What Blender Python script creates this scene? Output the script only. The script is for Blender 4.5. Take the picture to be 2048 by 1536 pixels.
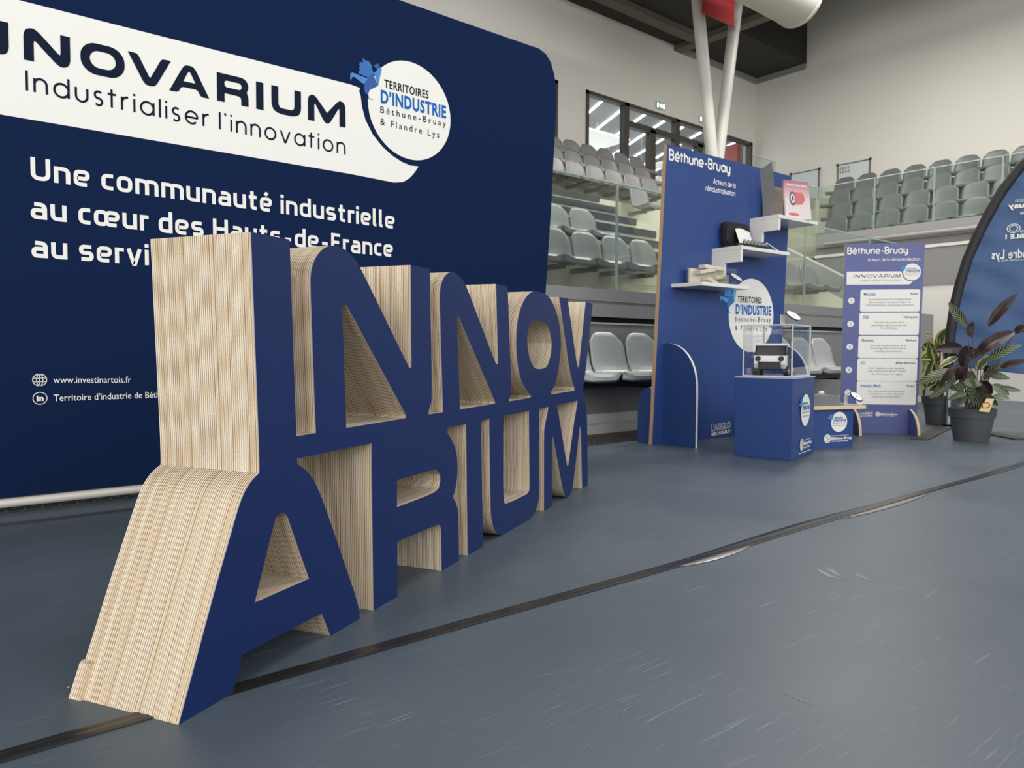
import bpy, bmesh, math, random
from math import sin, cos, pi, radians as rad, sqrt, atan2
from mathutils import Vector, Matrix
from mathutils.geometry import tessellate_polygon
for o in list(bpy.data.objects): bpy.data.objects.remove(o, do_unlink=True)
S = bpy.context.scene
COL = S.collection
random.seed(4)

# ------------------------------------------------------------------ camera, light, exposure
FPX, PITCH, ROLL, YAW, CAMH = 1480.0, rad(-2.671), rad(.242), rad(39.6), .75
_f = Vector((sin(YAW)*cos(PITCH), cos(YAW)*cos(PITCH), sin(PITCH)))
_r = Vector((cos(YAW), -sin(YAW), 0)); _u = _r.cross(_f)
RT = cos(ROLL)*_r + sin(ROLL)*_u; UP = -sin(ROLL)*_r + cos(ROLL)*_u
CAM = Vector((0, 0, CAMH))
cd = bpy.data.cameras.new('camera'); cam = bpy.data.objects.new('camera', cd); COL.objects.link(cam)
m = Matrix((RT, UP, -_f)).transposed().to_4x4(); m.translation = CAM; cam.matrix_world = m
cd.sensor_fit = 'HORIZONTAL'; cd.sensor_width = 36; cd.lens = 36*FPX/2048; cd.clip_end = 200; cd.clip_start = .02
cd.dof.use_dof = True; cd.dof.focus_distance = 1.95; cd.dof.aperture_fstop = 9.0
S.camera = cam
S.view_settings.view_transform = 'Standard'; S.view_settings.look = 'None'
S.view_settings.gamma = 1; S.view_settings.use_curve_mapping = False
S.view_settings.exposure = 0.0
S.cycles.max_bounces = 8; S.cycles.transparent_max_bounces = 16; S.cycles.diffuse_bounces = 4
S.cycles.caustics_reflective = False; S.cycles.caustics_refractive = False
S.cycles.use_denoising = True
W = bpy.data.worlds.new('daylight'); S.world = W; W.use_nodes = True
W.node_tree.nodes['Background'].inputs[0].default_value = (.97, .99, 1, 1)
W.node_tree.nodes['Background'].inputs[1].default_value = .7
def area(name, loc, tgt, sx, sy, power, color=(1, 1, 1)):
    l = bpy.data.lights.new(name, 'AREA'); l.shape = 'RECTANGLE'; l.size = sx; l.size_y = sy; l.energy = power; l.color = color
    o = bpy.data.objects.new(name, l); COL.objects.link(o); o.location = loc
    o.rotation_euler = (Vector(tgt)-Vector(loc)).to_track_quat('-Z', 'Y').to_euler(); return o
area('window_daylight', (-7.6, -3.0, 3.6), (2.5, 2.5, .8), 6.5, 5.0, 760, (1, .97, .92))       # tall glazing of the hall's left side
area('front_window_daylight', (4.0, -6.6, 4.2), (6.0, 4.0, 1.6), 12, 5, 560, (.98, .99, 1))   # glazing behind the photographer
for x, y, p in [(1.5, .5, 80), (5.5, .8, 80), (9.5, 1.0, 90), (9.8, 5.0, 190), (5.0, 5.5, 170), (12.4, 1.5, 80), (12.4, 5.5, 150)]:
    area('hall_fill', (x, y, 7.15), (x, y, 0), 2.4, .5, p, (1, .97, .92))  # unseen overhead fill, added to brighten the hall and its back walls

def ray(px, py): return (RT*((px-1024)/FPX) - UP*((py-768)/FPX) + _f)
def on_floor(px, py, z=0):
    d = ray(px, py); return CAM + d*((z-CAMH)/d.z)
class Frame:
    """vertical plane of a thing: x along it, y away from the viewer, z up"""
    def __init__(s, o, deg, y=0):
        s.o = Vector(o); s.a = rad(deg); s.u = Vector((cos(s.a), sin(s.a), 0)); s.n = Vector((-sin(s.a), cos(s.a), 0))
    def uv(s, px, py, y=0):
        d = ray(px, py); q = CAM + d*((s.n.dot(s.o-CAM)+y)/s.n.dot(d)); return (s.u.dot(q-s.o), q.z-s.o.z)
    def w(s, x, y, z): return s.o + s.u*x + s.n*y + Vector((0, 0, z))

# ------------------------------------------------------------------ materials
def lin(c): return tuple(((v/255)/12.92 if v/255 <= .04045 else ((v/255+.055)/1.055)**2.4) for v in c)
MATS = {}
def mat(name, rgb, rough=.5, metal=0, spec=.5, emit=None, noise=0, nscale=8, bump=0, bscale=60, coat=0):
    if name in MATS: return MATS[name]
    M = bpy.data.materials.new(name); M.use_nodes = True; nt = M.node_tree; b = nt.nodes['Principled BSDF']
    c = (*lin(rgb), 1); b.inputs['Base Color'].default_value = c
    b.inputs['Roughness'].default_value = rough; b.inputs['Metallic'].default_value = metal
    b.inputs['Specular IOR Level'].default_value = spec; b.inputs['Coat Weight'].default_value = coat
    if emit:
        b.inputs['Emission Color'].default_value = c; b.inputs['Emission Strength'].default_value = emit
    tc = nt.nodes.new('ShaderNodeTexCoord')
    if noise:
        n = nt.nodes.new('ShaderNodeTexNoise'); n.inputs['Scale'].default_value = nscale; n.inputs['Detail'].default_value = 5
        r = nt.nodes.new('ShaderNodeMix'); r.data_type = 'RGBA'
        r.inputs[6].default_value = tuple(v*(1-noise) for v in c[:3])+(1,); r.inputs[7].default_value = tuple(min(1, v*(1+noise)) for v in c[:3])+(1,)
        nt.links.new(tc.outputs['Object'], n.inputs['Vector']); nt.links.new(n.outputs['Fac'], r.inputs[0]); nt.links.new(r.outputs[2], b.inputs['Base Color'])
    if bump:
        n = nt.nodes.new('ShaderNodeTexNoise'); n.inputs['Scale'].default_value = bscale; n.inputs['Detail'].default_value = 4
        bp = nt.nodes.new('ShaderNodeBump'); bp.inputs['Strength'].default_value = bump; bp.inputs['Distance'].default_value = .01
        nt.links.new(tc.outputs['Object'], n.inputs['Vector']); nt.links.new(n.outputs['Fac'], bp.inputs['Height']); nt.links.new(bp.outputs[0], b.inputs['Normal'])
    MATS[name] = M; return M
class NT:
    def __init__(s, M): s.t = M.node_tree
    def n(s, typ, ins=None, **kw):
        x = s.t.nodes.new('ShaderNode'+typ)
        for k, v in kw.items(): setattr(x, k, v)
        for k, v in (ins or {}).items():
            if hasattr(v, 'bl_idname') or isinstance(v, bpy.types.NodeSocket): s.t.links.new(v, x.inputs[k])
            else: x.inputs[k].default_value = v
        return x
    def math(s, op, a, b=0, c=0):
        return s.n('Math', {0: a, 1: b, 2: c}, operation=op).outputs[0]
    def mix(s, f, a, b):
        return s.n('Mix', {0: f, 6: a, 7: b}, data_type='RGBA').outputs[2]
    def ramp(s, f, stops):
        r = s.n('ValToRGB', {0: f}); e = r.color_ramp.elements
        e[0].position, e[0].color = stops[0]; e[1].position, e[1].color = stops[-1]
        for p, c in stops[1:-1]:
            k = e.new(p); k.color = c
        return r.outputs[0]
def L4(*c): return (*lin(c), 1)

def glass_mat(name, tint, refl=1.0, rough=0.0):
    M = bpy.data.materials.new(name); M.use_nodes = True; t = NT(M); nt = M.node_tree
    for x in list(nt.nodes): nt.nodes.remove(x)
    tr = t.n('BsdfTransparent', {0: (*tint, 1)}); gl = t.n('BsdfGlossy', {'Color': (1, 1, 1, 1), 'Roughness': rough})
    g = t.n('NewGeometry'); fr = t.n('Fresnel', {0: t.math('SUBTRACT', 1.5, t.math('MULTIPLY', g.outputs['Backfacing'], .8333))}); f = t.math('MULTIPLY', fr.outputs[0], refl)
    mx = t.n('MixShader', {0: f, 1: tr.outputs[0], 2: gl.outputs[0]}); o = t.n('OutputMaterial', {0: mx.outputs[0]})
    return M
GLASS = glass_mat('railing_glass', (.905, .952, .928)); WGLASS = glass_mat('window_glass', (.93, .95, .95), .6)
ACRYL = glass_mat('acrylic', (.98, .985, .985), .8)
GEDGE = mat('glass_edge', (178, 192, 186), .3)

def corrugated():
    """laminated cardboard: liners and flutes stacked along the thing's depth (local y)"""
    M = bpy.data.materials.new('corrugated_cardboard'); M.use_nodes = True; t = NT(M); b = M.node_tree.nodes['Principled BSDF']
    tc = t.n('TexCoord'); sp = t.n('SeparateXYZ', {0: tc.outputs['Object']})
    y = sp.outputs[1]
    wob = t.n('TexNoise', {'Vector': tc.outputs['Object'], 'Scale': 9.0, 'Detail': 2.0})
    sc = t.n('VectorMath', {0: tc.outputs['Object'], 1: (.15, 90, .15)}, operation='MULTIPLY')
    lay = t.n('TexNoise', {'Vector': sc.outputs[0], 'Scale': 1.0, 'Detail': 2.0})
    yy = t.math('ADD', y, t.math('MULTIPLY', wob.outputs[0], .0016))
    per = t.math('MULTIPLY', yy, 1/.0060)
    fr = t.math('FRACT', per)
    cell = t.math('FLOOR', per)
    wn = t.n('TexWhiteNoise', {'W': cell}, noise_dimensions='1D')
    tri = t.math('ABSOLUTE', t.math('SUBTRACT', fr, .5))               # 0 centre .. .5 liner
    liner = t.n('MapRange', {0: tri, 1: .21, 2: .30, 3: 0, 4: 1}).outputs[0]
    # flutes: fine teeth along the cut, phase running with height and length
    fl = t.math('SINE', t.math('ADD', t.math('MULTIPLY', sp.outputs[0], 1150.0), t.math('MULTIPLY', wn.outputs[0], 6.28)))
    flt = t.n('MapRange', {0: fl, 1: -.4, 2: .8, 3: 0, 4: 1}).outputs[0]
    fine = t.n('TexNoise', {'Vector': tc.outputs['Object'], 'Scale': 420.0, 'Detail': 3.0})
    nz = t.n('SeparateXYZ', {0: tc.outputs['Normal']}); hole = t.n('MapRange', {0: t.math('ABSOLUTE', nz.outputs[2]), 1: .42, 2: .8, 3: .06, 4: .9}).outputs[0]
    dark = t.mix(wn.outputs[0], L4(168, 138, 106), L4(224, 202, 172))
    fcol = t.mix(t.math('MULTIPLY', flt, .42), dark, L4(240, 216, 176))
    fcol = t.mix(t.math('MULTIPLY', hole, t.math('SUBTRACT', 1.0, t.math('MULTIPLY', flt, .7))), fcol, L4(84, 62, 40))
    wn2 = t.n('TexWhiteNoise', {'W': t.math('ADD', cell, 71.3)}, noise_dimensions='1D'); light = t.ramp(wn2.outputs[0], [(0, L4(228, 208, 178)), (.25, L4(246, 234, 212)), (.5, L4(255, 248, 232)), (1, L4(255, 254, 248))])
    col = t.mix(liner, fcol, light)
    col2 = t.mix(t.n('MapRange', {0: fine.outputs[0], 1: .35, 2: .75, 3: 0, 4: .35}).outputs[0], col, L4(150, 112, 76))
    t.t.links.new(col2, b.inputs['Base Color']); b.inputs['Roughness'].default_value = .9; b.inputs['Specular IOR Level'].default_value = .15
    bp = t.n('Bump', {'Strength': .7, 'Distance': .003, 'Height': t.math('ADD', liner, t.math('MULTIPLY', flt, .4))})
    t.t.links.new(bp.outputs[0], b.inputs['Normal'])
    return M
CORR = corrugated()

def floor_mat():
    M = bpy.data.materials.new('sports_floor'); M.use_nodes = True; t = NT(M); b = M.node_tree.nodes['Principled BSDF']
    tc = t.n('TexCoord'); P = tc.outputs['Object']
    big = t.n('TexNoise', {'Vector': P, 'Scale': .9, 'Detail': 6.0, 'Roughness': .6})
    col = t.mix(big.outputs[0], L4(64, 75, 86), L4(82, 94, 105))
    fine = t.n('TexNoise', {'Vector': P, 'Scale': 480.0, 'Detail': 2.0})
    spk = t.n('MapRange', {0: fine.outputs[0], 1: .58, 2: .78, 3: 0, 4: .55}).outputs[0]
    col = t.mix(spk, col, L4(128, 140, 152))
    # scuffs: stretched noise along several directions
    acc = None
    for ang, sx, sy, th in [(.25, 3.2, 70, .655), (-.5, 4.5, 90, .66), (1.3, 3.0, 80, .665), (.75, 2.4, 110, .665), (-1.1, 5, 120, .67)]:
        mp = t.n('Mapping', {0: P, 2: (0, 0, ang), 3: (sx, sy, 1)})
        nz = t.n('TexNoise', {'Vector': mp.outputs[0], 'Scale': 1.0, 'Detail': 3.0, 'Roughness': .55})
        v = t.n('MapRange', {0: nz.outputs[0], 1: th, 2: th+.06, 3: 0, 4: 1}).outputs[0]
        acc = v if acc is None else t.math('MAXIMUM', acc, v)
    patch = t.n('TexNoise', {'Vector': P, 'Scale': 1.7, 'Detail': 2.0})
    acc = t.math('MULTIPLY', acc, t.n('MapRange', {0: patch.outputs[0], 1: .38, 2: .62, 3: .08, 4: .9}).outputs[0])
    col = t.mix(t.math('MULTIPLY', acc, .42), col, L4(150, 160, 168))
    # tiny white crumbs
    vo = t.n('TexVoronoi', {'Vector': P, 'Scale': 5.0, 'Randomness': 1.0})
    cr = t.math('LESS_THAN', vo.outputs['Distance'], .013)
    col = t.mix(cr, col, L4(235, 235, 230))
    t.t.links.new(col, b.inputs['Base Color'])
    rg = t.n('MapRange', {0: big.outputs[0], 1: .3, 2: .7, 3: .36, 4: .5})
    t.t.links.new(rg.outputs[0], b.inputs['Roughness']); b.inputs['Specular IOR Level'].default_value = .5
    bp = t.n('Bump', {'Strength': .12, 'Distance': .002, 'Height': fine.outputs[0]}); t.t.links.new(bp.outputs[0], b.inputs['Normal'])
    return M
FLOOR = floor_mat()
NAVY = mat('navy_fabric', (17, 35, 70), .85, spec=.08, bump=.05, bscale=7, noise=.05, nscale=1.5)
BLUE = mat('printed_blue_board', (36, 56, 110), .5, spec=.4, noise=.03, nscale=3)
PBLUE = mat('panel_blue', (44, 71, 130), .38, spec=.45, noise=.03, nscale=2)
BBLUE = mat('board_blue', (84, 92, 146), .42, spec=.5)
WHITE = mat('white_print', (236, 235, 230), .6)
INK = mat('dark_ink', (14, 27, 48), .7, spec=.12)
BLACKINK = mat('black_ink', (26, 28, 36), .7, spec=.12)
GREYINK = mat('grey_ink', (120, 118, 118), .6)
LOGOBLUE = mat('logo_blue', (26, 104, 180), .7, spec=.12)
BIRD = [mat('bird_blue_a', (40, 104, 178), .6), mat('bird_blue_b', (28, 82, 156), .6), mat('bird_blue_c', (62, 130, 200), .6)]
LBIRD = [mat('bird_light_a', (66, 142, 212), .6), mat('bird_light_b', (48, 118, 190), .6), mat('bird_light_c', (92, 166, 228), .6)]
BROWNEDGE = mat('cardboard_edge', (192, 160, 122), .9, noise=.3, nscale=160)
PALEEDGE = mat('pale_board_edge', (222, 196, 160), .9, noise=.12, nscale=60)
WALL = mat('wall_paint', (226, 223, 216), .75, noise=.015, nscale=1)
GREYW = mat('grey_plinth', (150, 149, 149), .6, noise=.03, nscale=2)
GREYD = mat('grey_plinth_face', (142, 144, 145), .55, noise=.04, nscale=2)
DARKGAP = mat('shadow_gap', (40, 40, 44), .7)
CONC = mat('stand_concrete', (206, 202, 184), .75, noise=.05, nscale=3)
STRIP = mat('dark_nosing', (62, 66, 70), .6)
SEAT = mat('grey_seat_plastic', (176, 180, 180), .3, noise=.02, nscale=5)
SEATD = mat('grey_seat_plastic_balcony', (106, 110, 109), .42)
SEATT = mat('grey_seat_plastic_tribune', (138, 138, 137), .35)
METALW = mat('white_metal', (232, 230, 224), .3)
BRONZE = mat('bronze_frame', (70, 64, 58), .5)
CEIL = mat('dark_ceiling', (46, 43, 40), .8, noise=.15, nscale=1.5)
BEAM = mat('ceiling_beam', (104, 96, 88), .7)
BLACK = mat('black_plastic', (26, 26, 28), .45)
STEEL = mat('steel', (190, 190, 190), .28, 1)
LAMP = mat('lamp_white', (250, 252, 255), .5, emit=4.0)
PLATEG = mat('dark_grating', (70, 66, 60), .5, .4)

# ------------------------------------------------------------------ mesh helpers
class MB:
    def __init__(s): s.v = []; s.f = []; s.m = []; s.uvs = {}
    def add(s, vs, fs, mi=0):
        k = len(s.v); s.v += [tuple(v) for v in vs]
        for f in fs: s.f.append(tuple(i+k for i in f)); s.m.append(mi)
    def box(s, x0, y0, z0, x1, y1, z1, mi=0, T=None):
        v = [(x, y, z) for x in (x0, x1) for y in (y0, y1) for z in (z0, z1)]
        if T: v = [T(*p) for p in v]
        s.add(v, [(0, 1, 3, 2), (4, 6, 7, 5), (0, 4, 5, 1), (2, 3, 7, 6), (0, 2, 6, 4), (1, 5, 7, 3)], mi)
    def prism(s, poly, y0, y1, holes=(), mf=0, ms=0, mb=None, plane='xz'):
        """extrude a 2D outline (with holes) from y0 (front) to y1 (back)"""
        mb = ms if mb is None else mb
        loops = [list(poly)]+[list(h) for h in holes]
        P = (lambda a, b, d: (a, d, b)) if plane == 'xz' else ((lambda a, b, d: (a, b, d)) if plane == 'xy' else (lambda a, b, d: (d, a, b)))
        flat = [p for l in loops for p in l]; N = len(flat)
        tris = tessellate_polygon([[Vector((a, b, 0)) for a, b in l] for l in loops])
        s.add([P(a, b, y0) for a, b in flat], tris, mf)
        s.add([P(a, b, y1) for a, b in flat], [t[::-1] for t in tris], mb)
        k = 0
        for l in loops:
            n = len(l)
            vs = [P(a, b, y0) for a, b in l]+[P(a, b, y1) for a, b in l]
            s.add(vs, [(i, (i+1) % n, n+(i+1) % n, n+i) for i in range(n)], ms); k += n
    def flat(s, poly, y, holes=(), mi=0):
        loops = [list(poly)]+[list(h) for h in holes]; flat = [p for l in loops for p in l]
        s.add([(a, y, b) for a, b in flat], tessellate_polygon([[Vector((a, b, 0)) for a, b in l] for l in loops]), mi)
    def tube(s, pts, r, n=10, mi=0, cap=True):
        pts = [Vector(p) for p in pts]; rs = r if isinstance(r, (list, tuple)) else [r]*len(pts)
        ring = []; up = None
        for i, p in enumerate(pts):
            d = (pts[min(i+1, len(pts)-1)]-pts[max(i-1, 0)]).normalized()
            if up is None: up = Vector((0, 0, 1)) if abs(d.z) < .9 else Vector((1, 0, 0))
            a = d.cross(up).normalized(); b = a.cross(d).normalized(); up = b
            ring.append([p+(a*cos(2*pi*k/n)+b*sin(2*pi*k/n))*rs[i] for k in range(n)])
        vs = [q for R in ring for q in R]
        fs = [(i*n+k, i*n+(k+1) % n, (i+1)*n+(k+1) % n, (i+1)*n+k) for i in range(len(pts)-1) for k in range(n)]
        if cap: fs += [tuple(range(n))[::-1], tuple((len(pts)-1)*n+k for k in range(n))]
        s.add(vs, fs, mi)
    def lathe(s, prof, n=32, c=(0, 0, 0), mi=0):
        vs = [(c[0]+r*cos(2*pi*k/n), c[1]+r*sin(2*pi*k/n), c[2]+z) for r, z in prof for k in range(n)]
        s.add(vs, [(i*n+k, i*n+(k+1) % n, (i+1)*n+(k+1) % n, (i+1)*n+k) for i in range(len(prof)-1) for k in range(n)], mi)
    def grid(s, rows, mi=0, uv=False):
        n = len(rows[0]); k = len(s.v); base = len(s.f)
        s.add([p for R in rows for p in R], [(i*n+j, i*n+j+1, (i+1)*n+j+1, (i+1)*n+j) for i in range(len(rows)-1) for j in range(n-1)], mi)
        if uv:
            for i in range(len(rows)):
                for j in range(n): s.uvs[k+i*n+j] = (i/(len(rows)-1), j/(n-1))
    def mesh(s, name, mats, smooth=False, flip=True):
        me = bpy.data.meshes.new(name); me.from_pydata(s.v, [], s.f)
        for M in (mats if isinstance(mats, (list, tuple)) else [mats]): me.materials.append(M)
        if len(me.materials) > 1: me.polygons.foreach_set('material_index', s.m)
        if s.uvs:
            L = me.uv_layers.new(name='UVMap')
            for lp in me.loops: L.data[lp.index].uv = s.uvs.get(lp.vertex_index, (0, 0))
        if flip:
            b = bmesh.new(); b.from_mesh(me); bmesh.ops.recalc_face_normals(b, faces=b.faces); b.to_mesh(me); b.free()
        if smooth:
            me.polygons.foreach_set('use_smooth', [True]*len(me.polygons))
            if smooth is not True: me.set_sharp_from_angle(angle=rad(smooth))
        me.update(); return me
    def build(s, name, mats, parent=None, smooth=False, bevel=0, flip=True):
        o = bpy.data.objects.new(name, s.mesh(name, mats, smooth, flip)); COL.objects.link(o)
        if parent: o.parent = parent
        if bevel:
            b = o.modifiers.new('bevel', 'BEVEL'); b.width = bevel; b.segments = 2; b.limit_method = 'ANGLE'
        return o
def tag(o, label=None, cat=None, group=None, kind=None):
    for k, v in (('label', label), ('category', cat), ('group', group), ('kind', kind)):
        if v: o[k] = v
    return o
def thing(name, label, cat, loc=(0, 0, 0), deg=0, group=None):
    o = bpy.data.objects.new(name, None); COL.objects.link(o); o.location = loc; o.rotation_euler = (0, 0, rad(deg)); o.empty_display_size = .1
    return tag(o, label, cat, group)
def struct(o): o['kind'] = 'structure'; return o
def copy_tree(o, parent=None):
    c = o.copy(); COL.objects.link(c); c.parent = parent
    for ch in list(o.children): copy_tree(ch, c)
    return c
def chaikin(poly, k=2, lim=34):
    """round the soft corners of an outline, keep the hard ones"""
    for _ in range(k):
        n = len(poly); out = []
        for i in range(n):
            a, b, c = poly[i-1], poly[i], poly[(i+1) % n]
            t = abs((atan2(c[1]-b[1], c[0]-b[0])-atan2(b[1]-a[1], b[0]-a[0])+pi) % (2*pi)-pi)
            la, lc = sqrt((b[0]-a[0])**2+(b[1]-a[1])**2), sqrt((b[0]-c[0])**2+(b[1]-c[1])**2)
            if rad(4) < t < rad(lim):
                f = min(.25, .05/max(la, 1e-6)); g = min(.25, .05/max(lc, 1e-6))
                out += [(b[0]+(a[0]-b[0])*f, b[1]+(a[1]-b[1])*f), (b[0]+(c[0]-b[0])*g, b[1]+(c[1]-b[1])*g)]
            else: out.append(b)
        poly = out
    return poly
def circle(cx, cy, r, n=48, ry=None): return [(cx+r*cos(2*pi*k/n), cy+(ry or r)*sin(2*pi*k/n)) for k in range(n)]
def rrect(x0, y0, x1, y1, r, n=6):
    o = []
    for cx, cy, a in ((x1-r, y1-r, 0), (x0+r, y1-r, 90), (x0+r, y0+r, 180), (x1-r, y0+r, 270)):
        o += [(cx+r*cos(rad(a+90*k/n)), cy+r*sin(rad(a+90*k/n))) for k in range(n+1)]
    return o

# ------------------------------------------------------------------ lettering
_fc = {}
def font_mesh(txt, bold=0, space=1.0):
    """flat outline of a text set in the built-in font: (verts, faces, width, cap height)"""
    key = (txt, bold, space)
    if key in _fc: return _fc[key]
    cu = bpy.data.curves.new('t', 'FONT'); cu.body = txt; cu.size = 1; cu.offset = bold; cu.resolution_u = 3
    cu.space_character = space+bold*2.2
    o = bpy.data.objects.new('t', cu); me = bpy.data.meshes.new_from_object(o)
    vs = [(v.co.x, v.co.y) for v in me.vertices]; fs = [tuple(p.vertices) for p in me.polygons]
    bpy.data.objects.remove(o); bpy.data.curves.remove(cu); bpy.data.meshes.remove(me)
    x0 = min(v[0] for v in vs); vs = [(a-x0, b) for a, b in vs]; w = max(v[0] for v in vs)
    _fc[key] = (vs, fs, w); return _fc[key]
CAPH = max(v[1] for v in font_mesh('H')[0])
def fil(pts, r, closed=False, n=6):
    """polyline with rounded corners"""
    P = [Vector(p) for p in pts]; out = []; N = len(P)
    for i in range(N):
        if not closed and i in (0, N-1): out.append(P[i]); continue
        a, b, c = P[i-1], P[i], P[(i+1) % N]
        d1, d2 = (a-b), (c-b); l1, l2 = d1.length, d2.length
        if l1 < 1e-6 or l2 < 1e-6: out.append(b); continue
        d1.normalize(); d2.normalize()
        ang = d1.angle(d2); t = min(r/max(math.tan(ang/2), 1e-4), l1*.49, l2*.49)
        p, q = b+d1*t, b+d2*t
        for k in range(n+1):
            s = k/n; out.append(p*(1-s)**2+b*2*s*(1-s)+q*s*s)
    if closed: out.append(out[0])
    return [(p.x, p.y) for p in out]
def arc(cx, cy, r, a0, a1, n=14, ry=None):
    return [(cx+r*cos(rad(a0+(a1-a0)*k/n)), cy+(ry or r)*sin(rad(a0+(a1-a0)*k/n))) for k in range(n+1)]
def ribbon(pl, w):
    P = [Vector(p) for p in pl]; n = len(P); closed = (P[0]-P[-1]).length < 1e-6
    vs = []
    for i in range(n):
        if closed: a, c = P[i-1] if i else P[-2], P[i+1] if i < n-1 else P[1]
        else: a, c = P[max(i-1, 0)], P[min(i+1, n-1)]
        d1 = (P[i]-a).normalized() if (P[i]-a).length > 1e-9 else (c-P[i]).normalized()
        d2 = (c-P[i]).normalized() if (c-P[i]).length > 1e-9 else d1
        t = (d1+d2); t = t.normalized() if t.length > .1 else d1
        nrm = Vector((-t.y, t.x)); k = max(.45, abs(nrm.dot(Vector((-d1.y, d1.x)))))
        vs += [tuple(P[i]+nrm*(w/2/k)), tuple(P[i]-nrm*(w/2/k))]
    return vs, [(2*i, 2*i+1, 2*i+3, 2*i+2) for i in range(n-1)]
R3 = .34
def outline_mesh(txt, wt, bold=.02):
    """hollow letters: a thin ribbon along every contour"""
    V, F, w = font_mesh(txt, bold); cnt = {}
    for f in F:
        for a, b_ in zip(f, f[1:]+f[:1]): cnt[frozenset((a, b_))] = cnt.get(frozenset((a, b_)), 0)+1
    nb = {}
    for e_, c in cnt.items():
        if c == 1:
            a, b_ = tuple(e_); nb.setdefault(a, []).append(b_); nb.setdefault(b_, []).append(a)
    seen = set(); OV = []; OF = []
    for st in nb:
        if st in seen: continue
        loop = [st]; seen.add(st); cur = st
        while True:
            nx = [q for q in nb[cur] if q not in seen]
            if not nx: break
            cur = nx[0]; seen.add(cur); loop.append(cur)
        if len(loop) > 2:
            v, f = ribbon([V[i] for i in loop]+[V[loop[0]]], wt); k = len(OV); OV += v; OF += [tuple(i+k for i in q) for q in f]
    return OV, OF, w
GEO = {  # geometric lower-case alphabet drawn as centre lines: (strokes, width)
 'I': ([[(0, 0), (0, 1)]], 0), 'l': ([[(0, 0), (0, 1)]], 0), 'i': ([[(0, 0), (0, .7)], [(0, .86), (0, .98)]], 0),
 'n': ([[(0, 0), (0, .7)], arc(.28, .42, .28, 180, 0)+[(.56, 0)]], .56), 'u': ([[(0, .7), (0, .28)]+arc(.28, .28, .28, 180, 360)+[(.56, .7)]], .56),
 'd': ([arc(.34, .35, .34, 0, 360, 24), [(.68, 0), (.68, 1)]], .68), 'b': ([arc(.34, .35, .34, 0, 360, 24), [(0, 0), (0, 1)]], .68),
 'a': ([arc(.34, .35, .34, 0, 360, 24), [(.68, 0), (.68, .7)]], .68), 'o': ([arc(.34, .35, .34, 0, 360, 24)], .68),
 'c': ([arc(.34, .35, .34, 45, 315, 20)], .6), 'e': ([[(.02, .35), (.68, .35)]+arc(.34, .35, .34, 0, 318, 22)], .68),
 's': ([arc(.2, .52, .18, 40, 270, 12)+arc(.2, .17, .18, 90, -140, 12)], .4), 't': ([[(.12, 0), (.12, .95)], [(-.08, .7), (.34, .7)]], .3),
 'r': ([[(0, 0), (0, .7)], [(0, .36)]+arc(.3, .4, .3, 180, 85, 8)], .3), 'v': ([fil([(0, .7), (.28, 0), (.34, 0), (.62, .7)], .05)], .62),
 "'": ([[(0, .85), (-.03, 1)]], 0), 'h': ([[(0, 0), (0, 1)], arc(.28, .42, .28, 180, 0)+[(.56, 0)]], .56),
 'y': ([[(0, .7), (0, .28)]+arc(.28, .28, .28, 180, 360)+[(.56, .7)], [(.56, .6), (.56, -.02)]+arc(.28, -.02, .28, 0, -120, 8)], .56),
 'é': ([[(.02, .35), (.68, .35)]+arc(.34, .35, .34, 0, 318, 22), [(.3, .84), (.44, .98)]], .68), '-': ([[(.02, .38), (.36, .38)]], .38),
 'B': ([[(0, 0), (0, 1), (.36, 1)]+arc(.36, .75, .25, 90, -90, 8)+[(0, .5)], [(.36, .5)]+arc(.38, .25, .25, 90, -90, 8)+[(0, 0)]], .63),
 'A': ([[(0, 0), (.34, 1), (.4, 1), (.74, 0)], [(.14, .33), (.6, .33)]], .74), 'H': ([[(0, 0), (0, 1)], [(.56, 0), (.56, 1)], [(0, .5), (.56, .5)]], .56),
}
_h, _b = .655, .085
def _n(x, w): return fil([(x, _h), (x+w, _h), (x+w, 0)], .2)
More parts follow.
